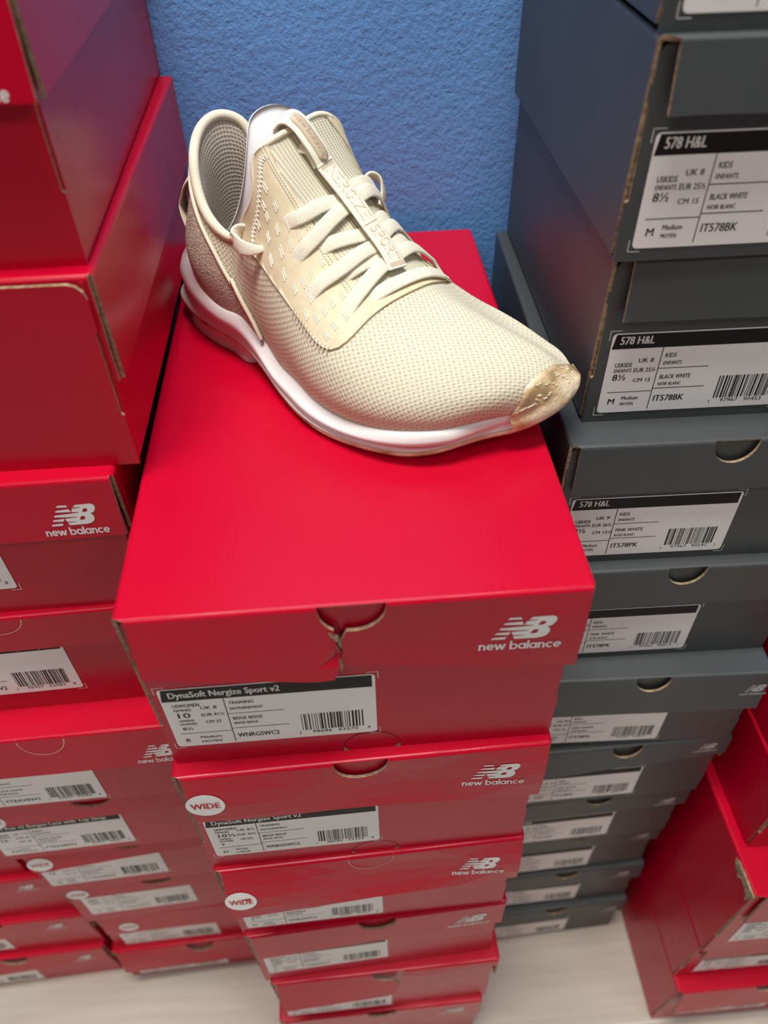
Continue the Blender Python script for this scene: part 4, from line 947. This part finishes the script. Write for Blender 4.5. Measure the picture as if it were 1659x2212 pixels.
for nm, mir in (('dash_stitching', False), ('dash_stitching', True)):
    g = Geo()
    for a, u in dash:
        if mir and a < .15: continue
        for k in (-.004, .004):
            uu = u+k
            ends = (a-.011, uu+.003, a+.011, uu-.003)
            if mir: ends = (ends[0], 1.072-ends[1], ends[2], 1.072-ends[3])
            thread(g, *ends)
    g.obj(nm, M_thread, eyestay)
g = Geo(); zz = smooth_line([(.030, .425), (.026, .400), (.034, .362), (.036, .319), (.046, .283), (.060, .252), (.075, .222), (.095, .200)], 44)
for i in range(len(zz)-1):
    d = .009 if i % 2 else -.009; e = -d
    thread(g, zz[i][0]+d, zz[i][1], zz[i+1][0]+e, zz[i+1][1], .0005)
g.obj('zigzag_stitching', M_thread, eyestay)
g = Geo()
for i in range(13):
    a = .300+.150*i/12; u = np.interp(a, [.301, .361, .425, .462], [.224, .228, .230, .245])
    thread(g, a, u-.012, a+.004, u+.010, .0006, .0016)
g.obj('ladder_stitching', M_thread, eyestay)
# seam beside the ribs
g = Geo()
for j in range(2):
    ss = smooth_line([(a, u-.014-.010*j) for a, u in inner], 60)
    for i in range(0, len(ss)-1): thread(g, ss[i][0], ss[i][1], ss[i][0]*.3+ss[i+1][0]*.7, ss[i][1]*.3+ss[i+1][1]*.7, .0007)
g.obj('chain_stitching', M_thread, eyestay)

# collar binding: a soft tube along the opening, lining inside, suede heel counter
rim_pts = [PR.net[i][3] for i in range(12, -1, -1)]                       # far low point, round the heel, to the near low point
rim_f = [PF.net[0][i] for i in range(3, 12)]                              # near front edge up to the tongue and down the far side
loopc = np.array(rim_pts+rim_f)
def closed(pts, n):
    pts = np.array(pts, float); m_ = len(pts); e = np.concatenate([pts[-4:], pts, pts[:5]]); k = np.concatenate([[0], np.cumsum(np.linalg.norm(np.diff(e, axis=0), axis=1))])
    q = np.linspace(k[4], k[4+m_], n, endpoint=False); return Spline(k, e)(q)
def tube(name, pts, rad, mat, parent, n=None, close=True, m_=10, flat=1.0):
    p = np.array(pts); n = len(p)
    t = (np.roll(p, -1, 0)-np.roll(p, 1, 0)) if close else np.gradient(p, axis=0); t /= np.linalg.norm(t, axis=1)[:, None]
    ref = np.array([0, 0, 1.0]); V = []
    b = np.cross(t, ref); b /= np.linalg.norm(b, axis=1)[:, None]; c = np.cross(b, t)
    r = rad if np.ndim(rad) else np.full(n, rad)
    for i in range(n):
        for k in range(m_): an = 2*math.pi*k/m_; V.append(p[i]+(b[i]*math.cos(an)+c[i]*math.sin(an)*flat)*r[i])
    F = [(i*m_+j, i*m_+(j+1) % m_, ((i+1) % n)*m_+(j+1) % m_, ((i+1) % n)*m_+j) for i in range(n if close else n-1) for j in range(m_)]
    return mesh_obj(name, LOC(V), F, mat, parent, smooth=True)
rimc = closed(loopc, 170)
zfac = np.array([1.0 if q[0] < .082 else 0.55 for q in rimc]); zfac = np.convolve(np.concatenate([zfac[-9:], zfac, zfac[:9]]), np.ones(19)/19, 'valid')
tube('collar_binding', rimc, .0027*zfac, M_bind, shoe)
# lining: from the rim down to the insole
inner_c = rimc.mean(axis=0)
rows = []
for w_, dz, sh in ((0, 0, .0008), (.10, -.004, .0030), (.25, -.018, .0045), (.5, -.038, .0050), (.75, -.056, .0042), (1.0, -.072, .0035)):
    q = rimc.copy(); nrm2 = q[:, :2]-np.array([.074, -.003]); nrm2 /= np.linalg.norm(nrm2, axis=1)[:, None]
    floor_h = .030
    q[:, 2] = q[:, 2]*(1-w_)+floor_h*w_
    k_ = np.clip((q[:, 0]-.085)/.02, 0, 1)[:, None]
    q[:, :2] -= nrm2*(sh+.0)
    q[:, 0] += (k_[:, 0])*w_*.055                                  # the front wall slopes forward under the vamp
    # stay inside the heel: pull towards the heel curve measured on the upper
    rows.append(q)
Lg = np.array(rows); Lf = Spline([0, .1, .25, .5, .75, 1.0], Lg)(np.linspace(0, 1, 24))
n_ = Lf.shape[1]; cl = np.concatenate([[0], np.cumsum(np.linalg.norm(np.diff(rimc, axis=0), axis=1))])
dl = np.concatenate([np.zeros((1, n_)), np.cumsum(np.linalg.norm(np.diff(Lf, axis=0), axis=2), axis=0)])
uvl = [(cl[j], dl[i, j]) for i in range(24) for j in range(n_)]
Lv = LOC(Lf.reshape(-1, 3)); Lfc = gridfaces(24, n_, True)+[tuple(23*n_+j for j in range(n_))]
lining = mesh_obj('collar_lining', Lv, Lfc, M_lining, shoe, smooth=True, uvs=uvl)
# heel counter
bord = smooth_line([(1, .30), (.92, .55), (.84, .70), (.755, .78), (.668, .82), (.59, .83), (.5, .84), (.42, .86), (.34, .89), (.281, .92), (.212, .93), (.156, .90), (.10, .827), (.042, .627), (.006, .423)], 70)
fb = [(.002, .088), (.020, .074), (.038, .063), (.056, .055), (.072, .046), (.085, .034), (.094, .021)]
NV = 14; V = []; edge = []
for a, v in bord:
    q = rpts(np.full(NV, a), np.linspace(0.0, v, NV), np.array([.0016]*(NV-1)+[.0004])); V += list(q); edge.append(rpts([a], [v-.02], .0019)[0])
for a, u in fb:
    q = fpts(np.full(NV, a), np.linspace(0.0, u, NV), np.array([.0016]*(NV-1)+[.0004])); V += list(q); edge.append(fpts([a], [max(u-.004, 0)], .0019)[0])
counter = mesh_obj('heel_counter', LOC(V), gridfaces(len(bord)+len(fb), NV), M_suede, shoe, smooth=True)
tube('counter_edging', np.array(edge), .0011, M_bind, counter, close=False, m_=8)
# pull tab behind the heel
ribbon('heel_pull_tab', None, .0130, .0012, 0, M_bind, shoe, n=40,
       pts=[(.0440, .0090, .0910), (.0385, .0120, .0860), (.0340, .0130, .0790), (.0325, .0140, .0718), (.0350, .0155, .0660), (.0385, .0165, .0600)],
       side=[(-.3, .2, .9), (-.6, .4, .7), (-.9, .5, .1), (-.9, .5, -.1), (-.9, .4, -.2), (-.9, .4, -.2)])

# ------------------------------------------------------------------ sole unit
nB, fB = front_net(), rear_net()
TB = [fB[i][0] for i in (6, 5, 4, 3, 2, 1)]+[nB[k][0] for k in range(11)]+[nB[10][i] for i in (1, 3, 5, 7, 9)]+[nB[k][14] for k in range(10, -1, -1)]+[fB[i][0] for i in (11, 10, 9, 8, 7)]
LP = [(.0090,-.002,.0130),(.0140,.0140,.0130),(.0265,.0230,.0130),(.0475,.0305,.0125),(.0615,.0325,.0120),(.0740,.0335,.0115),
 (.0880,.0370,.0110),(.1060,.0440,.0095),(.1200,.0505,.0072),(.1360,.0575,.0058),(.1530,.0628,.0052),(.1715,.0642,.0050),(.1915,.0612,.0052),(.2090,.0545,.0055),(.2230,.0418,.0072),(.2325,.0302,.0095),(.2400,.0235,.0115),
 (.2480,.0178,.0145),(.2552,.0100,.0180),(.2595,.0012,.0208),(.2609,-.0080,.0225),(.2588,-.0155,.0212),
 (.2480,-.0285,.0165),(.2410,-.0325,.0130),(.2320,-.0370,.0090),(.2170,-.0420,.0060),(.1940,-.0455,.0050),(.1700,-.0450,.0050),(.1500,-.0420,.0050),(.1340,-.0380,.0060),(.1190,-.0355,.0070),(.1060,-.0345,.0090),(.0880,-.0345,.0110),
 (.0740,-.0340,.0115),(.0615,-.0340,.0120),(.0480,-.0330,.0125),(.0300,-.0290,.0130),(.0155,-.0180,.0130)]
assert len(TB) == len(LP), (len(TB), len(LP))
NL = 260
def closed2(pts, ref, n):
    pts = np.array(pts, float); ref = np.array(ref, float); m_ = len(pts); e = np.concatenate([pts[-4:], pts, pts[:5]]); r = np.concatenate([ref[-4:], ref, ref[:5]])
    k = np.concatenate([[0], np.cumsum(np.linalg.norm(np.diff(r, axis=0), axis=1))]); q = np.linspace(k[4], k[4+m_], n, endpoint=False); return Spline(k, e)(q)
tb, lp = closed2(TB, LP, NL), closed2(LP, LP, NL)
tg = np.roll(lp, -1, 0)-np.roll(lp, 1, 0); out2 = np.stack([-tg[:, 1], tg[:, 0], np.zeros(NL)], 1); out2 /= np.linalg.norm(out2, axis=1)[:, None]
heelness = np.clip((.13-lp[:, 0])/.06, 0, 1)[:, None]; UP = np.array([0, 0, 1.0])
thin = np.clip((lp[:, 0]-.222)/.020, 0, 1)[:, None]
prof = [(0, -.006, -.001), (0, -.0005, .0008), (.03, .0012, .0012), (.10, .0026, 0), (.25, .0040, 0), (.42, .0042, 0), (.54, .0030, 0), (.60, .0010, 0), (.66, -.0004, 0), (.80, -.0008, 0), (.93, .0002, 0), (.985, .0006, .0003), (1, 0, 0)]
loops = []
for w_, o, dz in prof:
    oo = o*(1-.92*thin); g_ = np.where((w_ > .5) & (w_ < .95), (1-heelness)*-.0006, 0)
    loops.append(tb*(1-w_)+lp*w_+out2*(oo+g_)+UP*dz)
loops.append(lp-out2*.004-UP*.0012); loops.append(lp-out2*.012-UP*.0015*1.0)
Vm = np.concatenate(loops); nr_ = len(loops)
Fm = [(i*NL+j, i*NL+(j+1) % NL, (i+1)*NL+(j+1) % NL, (i+1)*NL+j) for i in range(nr_-1) for j in range(NL)]+[tuple((nr_-1)*NL+j for j in range(NL))]
mesh_obj('midsole', LOC(Vm), Fm, M_foam, shoe, smooth=True)
# outsole: gum rubber under the forefoot, white pad under the heel
dep = np.clip((lp[:, 0]-.095)/.03, 0, 1)[:, None]
o1 = lp-out2*.0006-UP*.0006; o2 = lp+out2*.0002-UP*(.0016); o3 = lp-out2*.0012-UP*(.0022+.0020*dep); o4 = lp-out2*.008-UP*(.0025+.0027*dep)
for o_ in (o2, o3, o4): o_[:, 2] = np.maximum(o_[:, 2], 0.0)
Vo = np.concatenate([o1, o2, o3, o4]); Fo = [(i*NL+j, i*NL+(j+1) % NL, (i+1)*NL+(j+1) % NL, (i+1)*NL+j) for i in range(3) for j in range(NL)]+[tuple(3*NL+j for j in range(NL))]
mesh_obj('outsole', LOC(Vo), Fo, M_gum, shoe, smooth=True)
pad = [(.0900, .0300), (.0880, .0330), (.0740, .0315), (.0600, .0300), (.0470, .0275), (.0300, .0215), (.0190, .0120), (.0150, -.002), (.0200, -.016), (.0330, -.0260), (.0480, -.0300), (.0620, -.0310), (.0760, -.0310), (.0870, -.0310), (.0900, -.0270), (.0880, 0)]
pc = closed([(a, b, 0) for a, b in pad], 90); ptg = np.roll(pc, -1, 0)-np.roll(pc, 1, 0); po = np.stack([-ptg[:, 1], ptg[:, 0], 0*ptg[:, 0]], 1); po /= np.linalg.norm(po, axis=1)[:, None]
pl_ = [pc-po*.001+UP*.0118, pc+UP*.006+po*.0004, pc+UP*.0012, pc-po*.0012]
Vp = np.concatenate(pl_); Fp = [(i*90+j, i*90+(j+1) % 90, (i+1)*90+(j+1) % 90, (i+1)*90+j) for i in range(3) for j in range(90)]+[tuple(range(90)), tuple(270+j for j in range(90))]
mesh_obj('heel_pad', LOC(Vp), Fp, M_foam, shoe, smooth=True)
# toe bumper: gum rubber wrapped up over the toe
tbnd = smooth_line([(1.0, .045), (.980, .130), (.960, .212), (.936, .282), (.918, .365), (.911, .450), (.912, .540), (.925, .650), (.955, .780), (1.0, .92)], 60)
V = []; NB_ = 14
ul = np.array([q[1] for q in tbnd]); al = np.array([q[0] for q in tbnd])
lo_s = []
for a, u in zip(al, ul):
    q = fpts(a+(1-a)*np.linspace(0, 1, NB_), np.full(NB_, u), np.array([.0003]+[.0014]*(NB_-1)))
    b0 = q[-1]; j = int(np.argmin(np.linalg.norm(tb-PF.pts([1.0], [u])[0], axis=1)))
    ext = [b0*(1-k)+(lp[j]+out2[j]*.0012-UP*.001)*k+out2[j]*.0012*math.sin(math.pi*k) for k in (.25, .5, .75, 1.0)]
    V += list(q)+ext
bumper = mesh_obj('toe_bumper', LOC(V), gridfaces(len(al), NB_+4), M_gum, shoe, smooth=True)

M_nub = plain('highlight_rubber', (0.86, 0.78, 0.62), 0.12)
rn = random.Random(12); g = Geo()
for k in range(46):                                     # short raised bars on the toe rubber; their pale colour paints in highlights
    i_ = rn.randrange(6, 40); u = float(ul[i_]); a = float(al[i_])+(1-float(al[i_]))*rn.uniform(.18, .92)
    p, n = PF.frame([min(a, .985)], [u]); p2, _ = PF.frame([min(a, .985)], [u+.006]); p3, _ = PF.frame([min(a, .985)-.01], [u])
    n = -n[0]; ex_ = p2[0]-p[0]; ex_ /= np.linalg.norm(ex_); ey_ = p3[0]-p[0]; ey_ /= np.linalg.norm(ey_)
    if k % 3 == 0: ex_, ey_ = ey_, ex_
    l_, w_ = rn.uniform(.0006, .0011), .00028; c0 = p[0]+n*.00125
    q = [c0+ex_*x_*l_+ey_*y_*w_+n*z_*.00055 for z_ in (0, 1) for x_, y_ in ((-1, -1), (1, -1), (1, 1), (-1, 1))]
    g.add(LOC(q), [(4, 5, 6, 7), (0, 1, 5, 4), (1, 2, 6, 5), (2, 3, 7, 6), (3, 0, 4, 7)])
tag(g.obj('highlight_nubs', M_nub, bumper), kind='stuff')

# ------------------------------------------------------------------ white card stuffed in the opening
def card():
    """columns from the outer edge to the inner edge; each runs from its bottom to its top, which leans back to the heel"""
    cols = [[(.0690,.0200,.0660),(.0805,.0182,.0845),(.0834,.0140,.0999),(.0830,.0080,.1165)],
            [(.0880,.0120,.0600),(.0935,.0110,.0850),(.0908,.0080,.1000),(.0812,.0010,.1216)],
            [(.0960,-.002,.0600),(.0975,-.002,.0850),(.0952,-.003,.1000),(.0845,-.0085,.1240)],
            [(.0920,-.016,.0600),(.0955,-.016,.0850),(.0952,-.016,.1000),(.0893,-.0180,.1208)],
            [(.0800,-.0245,.0650),(.0880,-.0245,.0850),(.0915,-.0250,.1000),(.0935,-.0262,.1150)]]
    return Patch(np.array(cols)).grid(np.linspace(0, 1, 25), np.linspace(0, 1, 25)).transpose(1, 0, 2)
cg = card(); th_ = np.array([-.0006, 0, 0]); nk, nj = cg.shape[:2]
Vc = np.concatenate([cg.reshape(-1, 3), (cg+th_).reshape(-1, 3)]); Fc = gridfaces(nk, nj)+[tuple(nk*nj+i for i in f[::-1]) for f in gridfaces(nk, nj)]
rimi = [j for j in range(nj)]+[k*nj+nj-1 for k in range(1, nk)]+[(nk-1)*nj+j for j in range(nj-2, -1, -1)]+[k*nj for k in range(nk-2, 0, -1)]
Fc += [(rimi[i], rimi[(i+1) % len(rimi)], rimi[(i+1) % len(rimi)]+nk*nj, rimi[i]+nk*nj) for i in range(len(rimi))]
base_c = np.array([.0930, -.0015, .0400])
wm = Matrix.Translation(shoe.location) @ Matrix.Rotation(SHOE_YAW, 4, 'Z')
card_root = mesh_obj('paper_card', [tuple(Vector(q)-Vector((.0930, .0015, .0400))) for q in LOC(Vc)], Fc, M_card, None, smooth=True)
card_root.location = wm @ Vector((.0930, .0015, .0400)); card_root.rotation_euler = (0, 0, SHOE_YAW)
tag(card_root, 'white paper card stuffed upright inside the sneaker opening behind its tongue', 'paper insert')
